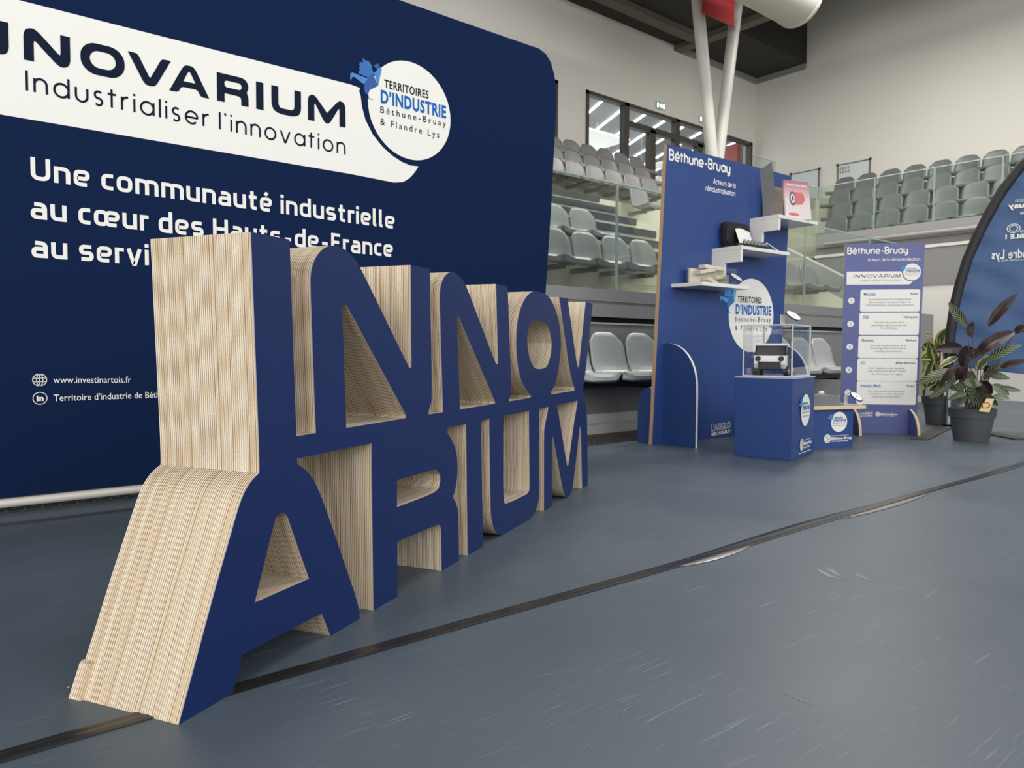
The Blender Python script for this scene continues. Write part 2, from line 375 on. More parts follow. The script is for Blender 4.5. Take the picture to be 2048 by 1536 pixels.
TECH = {  # squared bold alphabet of the slogan, centre lines
 'n': ([[(0, 0), (0, .74)], _n(0, .46)], .46), 'u': ([fil([(0, .74), (0, _b), (.46, _b)], .2), [(.46, 0), (.46, .74)]], .46), 'm': ([[(0, 0), (0, .74)], _n(0, .42), _n(.42, .42)], .84),
 'e': ([fil([(.43, _b), (0, _b), (0, _h), (.46, _h), (.46, .35), (.05, .35)], .17)], .46), 'c': ([fil([(.40, _b), (0, _b), (0, _h), (.40, _h)], .2)], .33), 'o': ([fil([(0, _b), (.48, _b), (.48, _h), (0, _h)], .2, True)], .48),
 'a': ([fil([(.05, _h), (.45, _h), (.45, 0)], .2), fil([(.45, _b), (0, _b), (0, .40), (.45, .40)], .14)], .45), 't': ([fil([(.1, .96), (.1, _b), (.34, _b)], .16), [(-.07, _h), (.34, _h)]], .3),
 'é': ([fil([(.43, _b), (0, _b), (0, _h), (.46, _h), (.46, .35), (.05, .35)], .17), [(.18, .84), (.3, 1.0)]], .46), 'i': ([[(0, 0), (0, .74)], [(0, .85), (0, 1.02)]], 0),
 'd': ([fil([(.46, _h), (0, _h), (0, _b), (.46, _b)], .2), [(.46, 0), (.46, 1.04)]], .46), 's': ([fil([(.42, _h), (0, _h), (0, .37), (.42, .37), (.42, _b), (0, _b)], .13)], .42),
 'r': ([[(0, 0), (0, .74)], fil([(0, _h), (.16, _h), (.3, _h)], .1)], .2), 'l': ([fil([(0, 1.04), (0, _b), (.14, _b)], .1)], .1), 'H': ([[(0, 0), (0, 1)], [(.58, 0), (.58, 1)], [(0, .5), (.58, .5)]], .58),
 'U': ([fil([(0, 1), (0, _b), (.56, _b), (.56, 1)], .24)], .56), '-': ([[(0, .36), (.34, .36)]], .34), 'F': ([[(0, 0), (0, 1)], [(0, .915), (.46, .915)], [(0, .5), (.40, .5)]], .42), 'v': ([[(0, .74), (.23, 0), (.27, 0), (.5, .74)]], .5),
 'œ': ([fil([(0, _b), (.44, _b), (.44, _h), (0, _h)], .2, True), fil([(.86, _b), (.44, _b), (.44, _h), (.9, _h), (.9, .35), (.5, .35)], .17)], .9)}
def geo_mesh(txt, wt, gap=.2, A=None):
    A = A or GEO
    x = 0; V = []; F = []
    for ch in txt:
        if ch == ' ': x += .34; continue
        st, w = A[ch]
        for n_, pl in enumerate(st):
            v, f = ribbon([(x+a, b) for a, b in pl], wt); k = len(V); V += [(p[0], p[1], n_) for p in v]; F += [tuple(i+k for i in q) for q in f]
        x += w+wt+gap
    x0 = min(v[0] for v in V); V = [(v[0]-x0, *v[1:]) for v in V]
    return V, F, max(v[0] for v in V)
def cap_glyph(ch, w, t):
    """wide rounded capital as (outline, holes) in a box w x 1 with stem width t"""
    c = w/2; v = t*1.12; r = lambda p: chaikin(p, 3, 75)
    return {'I': ([(0, 0), (w, 0), (w, 1), (0, 1)], []),
     'N': (r([(0, 0), (0, .78), (.06, .94), (.2, 1), (.3, .99), (.42, .9), (w-t-.04, .36), (w-t, .38), (w-t, 1), (w, 1), (w, .22), (w-.06, .06), (w-.2, 0), (w-.3, .01), (w-.42, .1), (t+.04, .64), (t, .62), (t, 0)]), []),
     'O': (rrect(0, 0, w, 1, .46, 12), [rrect(t, t*.86, w-t, 1-t*.86, .27, 10)]),
     'V': (r([(0, 1), (v, 1), (c-.03, .31), (c, .28), (c+.03, .31), (w-v, 1), (w, 1), (c+.22, .12), (c+.12, .01), (c-.12, .01), (c-.22, .12)]), []),
     'A': (r([(0, 0), (c-.22, .88), (c-.12, .99), (c+.12, .99), (c+.22, .88), (w, 0), (w-v, 0), (w-v-.1, .22), (v+.1, .22), (v, 0)]), [r([(v+.17, .42), (w-v-.17, .42), (c+.05, .74), (c, .79), (c-.05, .74)])]),
     'R': (r([(0, 0), (0, 1), (w-.26, 1), (w-.09, .95), (w, .78), (w, .64), (w-.07, .5), (w, .34), (w, 0), (w-t, 0), (w-t, .25), (w-t-.07, .31), (t, .32), (t, 0)]), [rrect(t, .54, w-t*.95, .78, .1)]),
     'U': (r([(0, 1), (0, .3), (.08, .09), (.32, 0), (w-.32, 0), (w-.08, .09), (w, .3), (w, 1), (w-t, 1), (w-t, .34), (w-t-.06, .24), (w-t-.14, .22), (t+.14, .22), (t+.06, .24), (t, .34), (t, 1)]), []),
     'M': (r([(0, 0), (0, .78), (.05, .94), (.17, 1), (.28, .99), (.38, .9), (c, .42), (w-.38, .9), (w-.28, .99), (w-.17, 1), (w-.05, .94), (w, .78), (w, 0), (w-t, 0), (w-t, .66), (w-t-.04, .68), (c+.15, .1), (c+.06, .01), (c-.06, .01), (c-.15, .1), (t+.04, .68), (t, .66), (t, 0)]), [])}[ch]
INNO = [('I', .0), ('N', 1.25), ('N', 1.25), ('O', 1.3), ('V', 1.3), ('A', 1.3), ('R', 1.0), ('I', 0), ('U', .95), ('M', 1.3)]
def inno_mesh(t=.18):
    mb = MB(); x = 0
    for ch, w in INNO:
        w = w or t; o_, h_ = cap_glyph(ch, w, t); mb.flat([(x+a, b_) for a, b_ in o_], 0, [[(x+a, b_) for a, b_ in q] for q in h_]); x += w+.28
    return [(v[0], v[2]) for v in mb.v], mb.f, x-.28
def put_text(parent, src, p0, p1, cap, M, y=-.003, name='lettering', capu=None, mirror=False, width=None):
    """lay flat lettering on a thing's face: baseline from p0 to p1 (x, z in its frame), cap height in metres"""
    V, F, w = src; capu = capu or CAPH
    dx, dz = p1[0]-p0[0], p1[1]-p0[1]; sx = 1/(width or w); sy = cap/capu; mb = MB()
    vs = []
    for a, b, *lay in V:
        k = a*sx
        if mirror: k = 1-k
        vs.append((p0[0]+dx*k, y-(lay[0]*2e-4 if lay else 0), p0[1]+dz*k+b*sy))
    mb.add(vs, F); return mb.build(name, M, parent, flip=False)
BIRDPOLY = [  # the folded-paper rooster of the logo, in units of the logo disc's radius
 (0, [(275, 100), (300, 125), (350, 142), (388, 195), (392, 240), (408, 290), (345, 345), (225, 290), (222, 265), (240, 258), (228, 215), (244, 205), (225, 180), (242, 170), (230, 150), (285, 155), (272, 130)]),
 (2, [(122, 290), (150, 280), (340, 355), (300, 400), (290, 425), (165, 330), (150, 335), (122, 385)]),
 (1, [(345, 350), (408, 292), (415, 330), (465, 440), (360, 495), (335, 560), (300, 520), (290, 450), (300, 400)]),
 (2, [(412, 285), (440, 262), (468, 212), (498, 215), (510, 235), (495, 300), (465, 440), (440, 370)]),
 (1, [(412, 185), (440, 180), (460, 160), (470, 183), (486, 208), (455, 240), (420, 212)]),
 (1, [(328, 548), (344, 548), (352, 590), (410, 618), (350, 602)])]
LOGO_C, LOGO_R = None, None
def logo(parent, cx, cz, r, uvmap, birds, y=-.004, disc=True, small=False, dark=BLACKINK):
    """white disc with rooster and four lines of text; uvmap gives the positions in disc units"""
    if disc:
        mb = MB(); mb.flat(circle(cx, cz, r), y); d = mb.build('logo_disc', WHITE, parent)
    d = d if disc else parent
    for k in range(3):
        mb = MB()
        for s, poly in BIRDPOLY:
            if s == k: mb.flat([(cx+r*a, cz+r*b) for a, b in map(uvmap, poly)], y-.0015)
        mb.build('rooster_emblem', birds[k], d)
    for txt, bold, spc, a, b, cap, M in (('TERRITOIRES', .022, 1.08, (540, 460), (1085, 600), 96, dark), ("D’INDUSTRIE", .035, 1.03, (497, 645), (1300, 838), 150, LOGOBLUE),
                                    ('Béthune-Bruay', .004, 1.45, (492, 772), (1297, 945), 80, dark), ('& Flandre Lys', .004, 1.45, (492, 918), (1215, 1082), 80, dark)):
        p, q = uvmap(a), uvmap(b); c = uvmap((a[0], a[1]-cap))[1]-p[1]
        put_text(d, font_mesh(txt, bold, spc), (cx+r*p[0], cz+r*p[1]), (cx+r*q[0], cz+r*q[1]), c*r, M, y-.0015, 'logo_text')
    return d
def agglo(parent, F, p0, p1, cap, M=WHITE, y=-.004):
    """outlined slanted «L'AGGLO / 100% DURABLE !»"""
    a, b = F.uv(*p0), F.uv(*p1); dz = (b[1]-a[1])
    put_text(parent, outline_mesh("L’AGGLO", .045), a, b, cap, M, y, 'logo_text')
    put_text(parent, font_mesh("100% DURABLE !", .04), (a[0], a[1]-cap*.78), (b[0], b[1]-cap*.78), cap*.5, M, y, 'logo_text')
def globe(parent, cx, cz, r, tx1, y=-.004):
    mb = MB(); mb.flat(circle(cx, cz, r, 24), y); d = mb.build('agglomeration_emblem', WHITE, parent)
    mb = MB()
    for pl in (arc(cx, cz, r*.72, 0, 360, 20), arc(cx-r*.3, cz-r*.1, r*.45, -60, 100, 10), arc(cx+r*.3, cz+r*.2, r*.4, 120, 300, 10)):
        v, f = ribbon(pl, r*.09); mb.add([(a, y-.001, b) for a, b in v], f)
    mb.build('emblem_lines', GREYINK, d, flip=False)
    x0 = cx+r*1.12
    put_text(d, font_mesh('Communauté d’agglomération'), (x0, cz+r*.55), (x0+(tx1-x0)*.85, cz+r*.55), r*.26, WHITE, y, 'logo_text')
    put_text(d, font_mesh('Béthune-Bruay', .05), (x0, cz-r*.2), (tx1, cz-r*.2), r*.52, WHITE, y, 'logo_text')
    put_text(d, font_mesh('Artois Lys Romane', .03), (x0, cz-r*.78), (x0+(tx1-x0)*.8, cz-r*.78), r*.36, WHITE, y, 'logo_text')

#@@STRUCTURE
# ------------------------------------------------------------------ hall shell
YP, XP = 4.663, 13.0            # face of the rear plinth, face of the right-hand balcony
mb = MB(); mb.add([(-9, -7, 0), (17, -7, 0), (17, 10.7, 0), (-9, 10.7, 0)], [(0, 1, 2, 3)]); struct(mb.build('floor', FLOOR))
mb = MB(); YB, T = 10.5, .25
for x0, z0, x1, z1 in ((-9, 0, 8.2, 7.5), (8.2, 0, 16.7, 4.3), (8.2, 5.86, 16.7, 7.5), (9.78, 4.3, 10.54, 5.86), (16.33, 4.3, 16.7, 5.86)): mb.box(x0, YB, z0, x1, YB+T, z1)
struct(mb.build('wall_back', WALL))
mb = MB(); mb.box(16.45, 9.18, 0, 16.7, 10.5, 7.38); mb.box(16.45, -7, 0, 16.7, 9.18, 11.2); struct(mb.build('wall_right', WALL))
mb = MB()
for x0, x1, z0, z1 in ((-9, -6.5, 0, 9), (14.2, 16.7, 0, 9), (-6.5, 14.2, 0, 1.4), (-6.5, 14.2, 7, 9)): mb.box(x0, -7.2, z0, x1, -7, z1)
struct(mb.build('wall_front', WALL))
mb = MB()
for y0, y1, z0, z1 in ((-7, -6.4, 0, 7.4), (.4, 10.5, 0, 7.4), (-6.4, .4, 0, .8), (-6.4, .4, 6.4, 7.4)): mb.box(-9.2, y0, z0, -9, y1, z1)
struct(mb.build('wall_left', WALL))
mb = MB(); mb.box(-9, -7, 7.42, 13.45, 10.5, 7.55); mb.box(13.45, 9.18, 7.42, 17, 10.5, 7.55); mb.box(13.45, -7, 11.2, 17, 9.3, 11.3); mb.box(13.45, 9.18, 7.55, 16.45, 9.3, 11.2); mb.box(13.35, -7, 7.55, 13.45, 9.3, 11.2)
struct(mb.build('ceiling', CEIL))
for i, (x0, y0, x1, y1) in enumerate([(-9, 9.75, 13.3, 10.0), (13.25, -7, 13.5, 10.5), (8, -7, 8.2, 9.75), (-9, 6.3, 13.3, 6.5), (-9, 8.05, 13.3, 8.2), (3, -7, 3.2, 9.75)]):
    mb = MB(); mb.box(x0, y0, 7.30 if i < 2 else 7.36, x1, y1, 7.44); struct(mb.build('trim_%d' % (i+1), BEAM))
mb = MB(); mb.box(13.5, 10.44, 7.3, 16.45, 10.5, 7.42); mb.box(16.39, 9.18, 7.3, 16.45, 10.44, 7.42); struct(mb.build('trim_7', GREYD))

# glazed wall at the top of the tribune, with the foyer behind it
def window(name, x0, x1, z0, z1, muls, transom=None, leaves=()):
    fr = MB(); y0, y1 = YB-.02, YB+.12
    fr.box(x0, y0, z1-.07, x1, y1, z1); fr.box(x0, y0, z0, x1, y1, z0+.06)
    for x, w in [(x0+.04, .08), (x1-.04, .08)]+[(x, .14) for x in muls]: fr.box(x-w/2, y0, z0, x+w/2, y1, z1)
    for a, b in leaves:
        fr.box(a, y0, transom-.07, b, y1, transom+.05)
        c = (a+b)/2
        fr.box(c-.09, y0, z0, c+.09, y1, transom)
    w = struct(fr.build(name, BRONZE)); g = MB(); g.box(x0+.05, YB+.04, z0+.05, x1-.05, YB+.05, z1-.05); g.build('pane', WGLASS, w); return w
window('window_1', 10.54, 16.33, 4.3, 5.86, (11.73, 13.41, 15.05), 5.46, ((11.8, 13.34), (13.48, 14.98)))
window('window_2', 8.2, 9.78, 4.3, 5.86, (9.0,))
FOY = mat('foyer_white', (225, 228, 230), .7); FCEIL = mat('foyer_ceiling', (112, 113, 113), .8, noise=.2, nscale=.8)
for nm, q, M in (('floor_foyer', (6, 10.75, 4.2, 24, 21, 4.3), FOY), ('wall_foyer_back', (6, 21, 4.3, 24, 21.1, 7.2), FOY), ('ceiling_foyer', (6, 10.75, 7.0, 24, 21, 7.1), FCEIL), ('wall_foyer_right', (24, 10.75, 4.3, 24.1, 21, 7.1), FOY), ('wall_foyer_left', (5.9, 10.75, 4.3, 6, 21, 7.1), FOY)):
    mb = MB(); mb.box(*q); struct(mb.build(nm, M))
d = Vector((sin(rad(25)), cos(rad(25)), 0)); e = Vector((d.y, -d.x, 0))
for k in range(15):
    c = Vector((9.0+k*.82, 15.3, 6.97)); mb = MB()
    mb.box(-.022, -4.2, -.02, .022, 4.2, .02, 0, lambda x, y, z, c=c: c+e*x+d*y+Vector((0, 0, z)))
    tag(mb.build('tube_lamp', LAMP), 'thin white ceiling lamp strip in the foyer behind the upper glazing', 'lamp', 'strip lamps on the foyer ceiling')
for k, (x, y, w, dz) in enumerate([(13.2, 13.2, 1.7, 6.22), (15.6, 14.6, 1.6, 6.2), (17.6, 13.6, 1.5, 6.3), (19.0, 15.6, 1.6, 6.3)]):
    t = thing('acoustic_panel', 'white rectangular panel hanging under the grey foyer ceiling', 'ceiling panel', (x, y, dz), 0, 'hanging panels in the foyer')
    mb = MB(); mb.box(0, 0, 0, w, 1.2, .06); mb.build('panel_body', mat('acoustic_white_glow', (236, 234, 226), .7, emit=.12), t)  # faint glow put into the white; the panels are no lamps
    for a in (.1, w-.1):
        for c in (.1, 1.1):
            mb = MB(); mb.tube([(a, c, .05), (a, c, 7.0-dz)], .006, 5); mb.build('cord', STEEL, t)
mb = MB(); mb.box(9, 20.9, 4.6, 22, 20.98, 5.9); tag(mb.build('bright_window', mat('bright_daylight', (235, 245, 255), .5, emit=2.0)), 'bright far window of the foyer seen through the upper glazing', 'window')
area('foyer_light', (14, 15, 6.3), (14, 15, 4), 8, 6, 340)
mb = MB(); mb.box(16.2, 10.82, 4.3, 16.32, 11.2, 5.9); tag(mb.build('red_post', mat('red_paint', (150, 50, 44), .5)), 'red post just inside the right end of the upper glazing', 'post')

# rear plinth, gutter and kerbs
mb = MB()
mb.box(-9, YP, 1.19, 12.0, YP+.4, 1.30, 0); mb.box(-9, YP+.015, 1.05, 12.0, YP+.4, 1.19, 0)
mb.box(-9, YP+.10, 1.0, 12.0, YP+.4, 1.05, 2); mb.box(-9, YP+.05, .17, 12.0, YP+.4, 1.0, 1); mb.box(-9, YP+.03, .985, 12.0, YP+.06, 1.0, 3)
mb.box(11.75, YP-.02, .0, 12.2, YP+.4, 1.31, 0)
struct(mb.build('wall_plinth', [GREYW, GREYD, DARKGAP, mat('pale_grey', (200, 200, 198), .5)]))
PKERB = mat('kerb_grey', (205, 205, 200), .5, noise=.1, nscale=3)
mb = MB(); mb.box(-9, YP-.0, 0, 11.7, YP+.06, .17); mb.box(-9, YP-.12, 0, 11.7, YP, .086); struct(mb.build('trim_8', PKERB))
def grate_mat():
    M = bpy.data.materials.new('gutter_grating'); M.use_nodes = True; t = NT(M); b = M.node_tree.nodes['Principled BSDF']
    tc = t.n('TexCoord'); mp = t.n('Mapping', {0: tc.outputs['Object'], 3: (1, 1, 1)})
    br = t.n('TexBrick', {'Vector': mp.outputs[0], 'Color1': L4(34, 32, 30), 'Color2': L4(44, 42, 38), 'Mortar': L4(120, 112, 100), 'Scale': 7.0, 'Mortar Size': .03, 'Brick Width': .5, 'Row Height': .28})
    t.t.links.new(br.outputs[0], b.inputs['Base Color']); b.inputs['Roughness'].default_value = .5; return M
mb = MB(); mb.box(-9, 4.06, 0, 11.7, YP-.12, .006); struct(mb.build('trim_9', grate_mat()))
# right-hand balcony: white wall below, grey band, parapet
mb = MB(); mb.box(XP+.02, -7, 0, XP+.3, 7.0, 1.83, 0); mb.box(XP, -7, 1.83, XP+.3, 7.0, 2.44, 1); mb.box(XP-.02, -7, 2.44, XP+.3, 7.0, 2.49, 0); mb.box(XP+.06, -7, 2.49, XP+.3, 7.0, 2.62, 1)
mb.box(XP, -7, 2.62, XP+.3, 7.0, 2.86, 2); mb.box(XP+.05, -7, 2.44, 16.45, 7.0, 2.6, 1)
struct(mb.build('wall_balcony', [WALL, mat('grey_panel', (140, 139, 140), .6), GREYW]))
mb = MB(); mb.tube([(XP-.06, -7, 2.67), (XP-.06, 6.8, 2.67)], .035)
tag(mb.build('rail_pipe', mat('pipe_grey', (150, 148, 145), .4)), 'grey horizontal pipe running below the balcony seats', 'pipe')
# stepped stands
NR, DR, RZ, Y0R = 7, .75, .445, 5.1; XE = 12.3
mb = MB()
for r in range(NR): mb.box(-9, Y0R+DR*r, 1.2, XE, Y0R+DR*(r+1), 1.32+RZ*r)
mb.box(-9, YP+.35, 1.0, XE, Y0R, 1.32); mb.box(-9, Y0R+DR*NR, 1.2, 16.45, YB, 4.3); mb.box(12.6, 8.9, 3.6, 16.45, YB, 4.28)
struct(mb.build('wall_stand', CONC))
mb = MB(); prof = [(4.9, 1.30), (4.9, 1.62), (6.9, 2.72), (6.9, 2.40)]
mb.prism(prof, 10.6, 10.8, plane='yz'); struct(mb.build('wall_stand_end', mat('stringer_grey', (176, 174, 168), .6)))
mb = MB()
for r in range(4): mb.box(13.3+.65*r, -6, 2.5, 13.95+.65*r, 8.6, 2.62+.39*r)
mb.box(15.9, -6, 2.5, 16.45, 8.6, 4.13)
struct(mb.build('wall_balcony_steps', mat('balcony_concrete', (196, 192, 176), .7)))
# aisle steps with dark nosings
mb = MB()
for k in range(2, 9):
    y = Y0R-.05+k*DR/2; x = 6.3; z = 1.32+RZ/2*k
    mb.box(x, y, z-.24, x+2.1, y+.4, z+.0, 0); mb.box(x+.02, y-.02, z-.08, x+2.08, y+.10, z+.012, 1)
struct(mb.build('stair_steps', [CONC, STRIP]))

# ------------------------------------------------------------------ glass balustrades
def pane(p, q, z0, z1, label, name='glass_balustrade', group=None, thick=.016):
    p, q = Vector((*p, 0)), Vector((*q, 0)); L = (q-p).length; a = math.degrees(atan2(q.y-p.y, q.x-p.x))
    t = thing(name, label, 'glass panel', (p.x, p.y, z0), a, group)
    mb = MB(); mb.box(.012, 0, 0, L-.012, thick, z1-z0-.012); mb.build('pane', GLASS, t)
    mb = MB(); mb.box(.012, -.002, z1-z0-.014, L-.012, thick+.002, z1-z0); mb.build('top_edge', GEDGE, t)
    for x in (.005, L-.011): 
        mb = MB(); mb.box(x, -.001, 0, x+.006, thick+.001, z1-z0); mb.build('side_edge', GEDGE, t)
    return t
GX = [3.55, 5.28, 7.0, 8.72, 10.44, 12.05]; W5 = ['its left edge hidden by the navy backdrop', 'directly left of the tall blue panel', 'behind the tall blue panel with shelves', 'just right of the tall blue panel', 'behind the blue information board']
for i in range(5): pane((GX[i], YP+.16), (GX[i+1], YP+.16), 1.3, 2.33, 'greenish glass on plinth, '+W5[i])
GY = [7.0, 5.98, 5.02, 4.05, 3.1]
W4 = ['nearest the corner with the whiteboards', 'second from the corner', 'right of the whiteboards, third from the corner', 'partly behind the feather flag']
for i in range(4): pane((XP+.06, GY[i]), (XP+.06, GY[i+1]), 2.85, 3.745, 'clear glass balustrade of the right balcony, '+W4[i])
pane((10.3, 7.02), (13.06, 7.02), 2.85, 3.745, 'greenish glass pane turning the balcony corner behind the book')
pane((14.6, 9.35), (15.5, 9.35), 4.28, 5.05, 'pale glass rail on the upper landing above the tall blue panel')

# ------------------------------------------------------------------ seats
def seat_parts(w=.44, high=.36, back=.405):
    prof = [(-.215, -.05), (-.225, -.02), (-.205, .002), (-.1, -.006), (.03, -.018), (.12, -.006), (.165, .03), (.19, .09), (.205, .17), (.222, .25), (.238, .32), (.248, high)]
    def shell(off):
        rows = []
        for i, (y, z) in enumerate(prof):
            t = i/(len(prof)-1); hw = w/2*(1 if t < .55 else 1-.13*((t-.55)/.45)**1.8)
            row = []
            for j in range(11):
                a = j/5-1
                yy, zz = y, z
                edge = abs(a)**3
                if t < .5: zz += .018*edge
                else: yy -= .03*edge; 
                if t > .8: zz -= (.085*(t-.8)/.2)*abs(a)**4
                if t < .15: yy += .03*abs(a)**4
                row.append((a*hw, yy+off*(1 if t > .5 else .2), zz-off*(1 if t <= .5 else .1)))
            rows.append(row)
        return rows
    mb = MB(); A, B = shell(0), shell(.022); mb.grid(A); mb.grid([r[::-1] for r in B])
    n, m = len(A), 11
    rim = [A[0][j] for j in range(m)]+[A[i][m-1] for i in range(1, n)]+[A[n-1][j] for j in range(m-2, -1, -1)]+[A[i][0] for i in range(n-2, 0, -1)]
    rib = [B[0][j] for j in range(m)]+[B[i][m-1] for i in range(1, n)]+[B[n-1][j] for j in range(m-2, -1, -1)]+[B[i][0] for i in range(n-2, 0, -1)]
    mb.add(rim+rib, [(i, (i+1) % len(rim), len(rim)+(i+1) % len(rim), len(rim)+i) for i in range(len(rim))])
    bk = MB(); bk.box(-.05, -.08, -.06, .05, .1, -.02); bk.box(-.03, .05, -.085, .03, back, -.035)
    return mb, bk
def weld(me):
    b = bmesh.new(); b.from_mesh(me); bmesh.ops.remove_doubles(b, verts=b.verts, dist=1e-4); bmesh.ops.recalc_face_normals(b, faces=b.faces); b.to_mesh(me); b.free()
def make_seat(name, M, back=.405):
    t = thing(name, 'x', 'seat'); a, b = seat_parts(back=back); o = a.build('seat_shell', M, t, smooth=50); weld(o.data)
    b.build('bracket', mat('bracket_grey', (128, 128, 126), .5), t); return t
ORD = ['first', 'second', 'third', 'fourth', 'fifth', 'sixth', 'seventh', 'eighth', 'ninth', 'tenth', 'eleventh', 'twelfth', 'thirteenth', 'fourteenth', 'fifteenth', 'sixteenth']
def proj(p):
    c = Vector(p)-CAM; d = c.dot(_f); return (1024+FPX*c.dot(RT)/d, 768-FPX*c.dot(UP)/d)
seat0 = make_seat('stadium_seat', SEATT); used = [False]
def put_seat(loc, deg, label, group, src):
    o = src if not src.get('used') else copy_tree(src)
    src['used'] = 1; o['used'] = 1
    o.location = loc; o.rotation_euler = (0, 0, rad(deg)); o['label'] = label; o['group'] = group; return o
SEATS = []
for r in range(NR):
    cands = []
    x = 4.3+(.23 if r % 2 else 0)
    while x < 12:
        p = (x, Y0R+DR*r+.34, 1.32+RZ*r+.34); a, b = proj(p)
        lo, hi = (99, 99) if r in (0, 4, 5, 6) else ((6.75, 8.75) if r == 1 else (6.1, 8.75))
        left = a < 1310+.2*(b-300); mid = 1582 < a < 1705
        if a > 1040 and (left or (mid and r < 2)) and not lo < x < hi and x < (10.5 if r < 3 else 12): cands.append((x, p))
        x += .46
    L = [c for c in cands if proj(c[1])[0] < 1500]; Rr = [c for c in cands if proj(c[1])[0] >= 1500]
    rown = ['lowest', 'second lowest', 'third', 'fourth', 'third highest', 'second highest', 'top'][r]
    for grp, where in ((L, 'left of the tall blue panel'), (Rr, 'right of the tall blue panel')):
        for k, (x, p) in enumerate(grp):
            put_seat(p, 0, 'grey tribune seat, %s from left, %s row, %s' % (ORD[min(k, 15)], rown, where), 'grey seats of the rear tribune', seat0)
seatl = make_seat('bench_seat', SEAT); bk_ = [c for c in seatl.children if c.name.startswith('bracket')][0]
mb = MB(); mb.box(-.05, -.06, -.05, .05, .08, -.02); bk_.data = mb.mesh('bracket', BLACK)
for k, x in enumerate([4.40, 4.87, 5.34, 5.81]):
    put_seat((x, 4.36, .55), 0, ['grey bench seat half hidden by the end letters of the cardboard sign', 'light grey bench seat just right of the cardboard sign', 'light grey bench seat cut by the left edge of the tall blue panel', 'grey bench seat behind the tall blue panel'][k], 'low bench seats', seatl)
for k, x in enumerate([7.75, 8.21, 8.67]):
    put_seat((x, 4.36, .55), 0, ['grey shell seat seen through the glass case, left one', 'grey shell seat seen through the right side of the glass case', 'grey shell seat at the bench end between glass case and information board'][k], 'low bench seats', seatl)
mb = MB(); mb.box(3.0, 4.33, .43, 9.0, 4.43, .499)
t = tag(mb.build('bench_beam', BLACK), 'long black beam carrying the low row of grey seats', 'beam')
for x in (3.4, 5.4, 7.4, 8.8):
    mb = MB(); mb.box(x-.03, 4.4, .40, x+.03, 4.72, .46); mb.build('wall_bracket', BLACK, t)
seatb = make_seat('balcony_seat', SEATD, .325)
for r in range(4):
    k = 0; y = 8.1-(.24 if r % 2 else 0) - (.0 if r > 1 else .6)
    rown = ['lowest', 'second', 'third', 'top'][r]
    while y > 3.2:
        p = (13.62+.65*r, y, 2.62+.39*r+.34); a, b = proj(p)
        if 1640 < a < 2100:
            put_seat(p, -90, 'dark grey balcony seat, %s from left, %s row of the right balcony' % (ORD[k], rown), 'dark grey balcony seats', seatb); k += 1
        y -= .475

# whiteboards, exit signs
for lab, y0, y1, red in (('framed white notice board behind the red-topped book, left one', 9.5, 8.79, 0), ('framed white notice board with a red triangle, right one', 8.36, 7.63, 1)):
    t = thing('notice_board', lab, 'notice board', (16.44, y0, 4.25), -90)
    L = y0-y1
    mb = MB(); mb.box(0, -.01, 0, L, .0, .69); mb.build('board_surface', mat('notice_white', (214, 220, 222), .15), t)
    mb = MB()
    for a in ((0, 0, .02, .69), (L-.02, 0, L, .69), (0, .67, L, .69), (0, 0, L, .02)): mb.box(a[0], -.025, a[1], a[2], 0, a[3])
    mb.build('frame', mat('board_frame', (120, 118, 114), .4, .5), t)
    for x in (0, L):
        mb = MB(); mb.box(x-.022, -.03, .665, x+.022, 0, .71); mb.build('corner_cap', BLACK, t)
    if red:
        mb = MB(); mb.flat([(.06, .06), (.19, .06), (.125, .21)], -.014); mb.build('triangle_mark', mat('red_mark', (150, 40, 40), .5), t)
        mb = MB()
        for i in range(4):
            for j in range(2): mb.flat(rrect(.05+i*.06, .48+j*.08, .09+i*.06, .54+j*.08, .012), -.014)
        mb.build('pictogram_row', mat('pictogram_grey', (150, 150, 155), .5), t)
for lab, x in (('small lit exit sign above the double door, left one', 12.65), ('small lit exit sign beside the white columns, right one', 14.17)):
    t = thing('exit_sign', lab, 'sign', (x, YB-.03, 5.94))
    mb = MB(); mb.box(0, 0, 0, .30, .025, .15); mb.build('sign_face', mat('exit_translucent', (178, 196, 186), .3), t)
    mb = MB(); mb.flat([(.03, .03), (.07, .03), (.07, .12), (.03, .12)], -.003); mb.flat([(.11, .06), (.15, .06), (.15, .03), (.19, .075), (.15, .12), (.15, .09), (.11, .09)], -.003); mb.flat([(.22, .03), (.27, .03), (.27, .12), (.22, .12)], -.003)
    mb.build('pictogram', LAMP, t)

# V-shaped columns with banner, duct
ca, cb, base = CAM+ray(1395, 0)*(8/ray(1395, 0).y), CAM+ray(1475, 0)*(8/ray(1475, 0).y), CAM+ray(1428, 445)*(8/ray(1428, 445).y)
for nm, q, lab, off in (('left', ca, 'white sloping round column, left leg of the V above the tall blue panel', -.1), ('right', cb, 'white sloping round column, right leg of the V above the tall blue panel', .1)):
    b0 = base+Vector((off*.5, off*1.2, 0)); d = (q-b0); top = b0+d*((7.4-b0.z)/d.z)
    mb = MB(); mb.tube([b0, top], .105, 20); c = tag(mb.build('column', mat('column_paint', (196, 194, 188), .4), smooth=40), lab, 'column')
    j = b0+d*((6.9 if off < 0 else 6.5)-b0.z)*(1/d.z); mb = MB(); mb.tube([j-d*.001, j+d*.001], .108, 20); mb.build('joint_ring', GREYW, c)
p, q = CAM+ray(1405, 22)*(7.8/ray(1405, 22).y), CAM+ray(1468, 55)*(7.8/ray(1468, 55).y)
t = thing('banner', 'red hanging banner between the two white columns', 'banner', (p.x, 7.8, 0))
mb = MB(); zb = (p.z+q.z)/2; mb.box(0, 0, zb, q.x-p.x, .012, 7.35); mb.build('cloth', mat('red_banner', (190, 40, 44), .7), t)
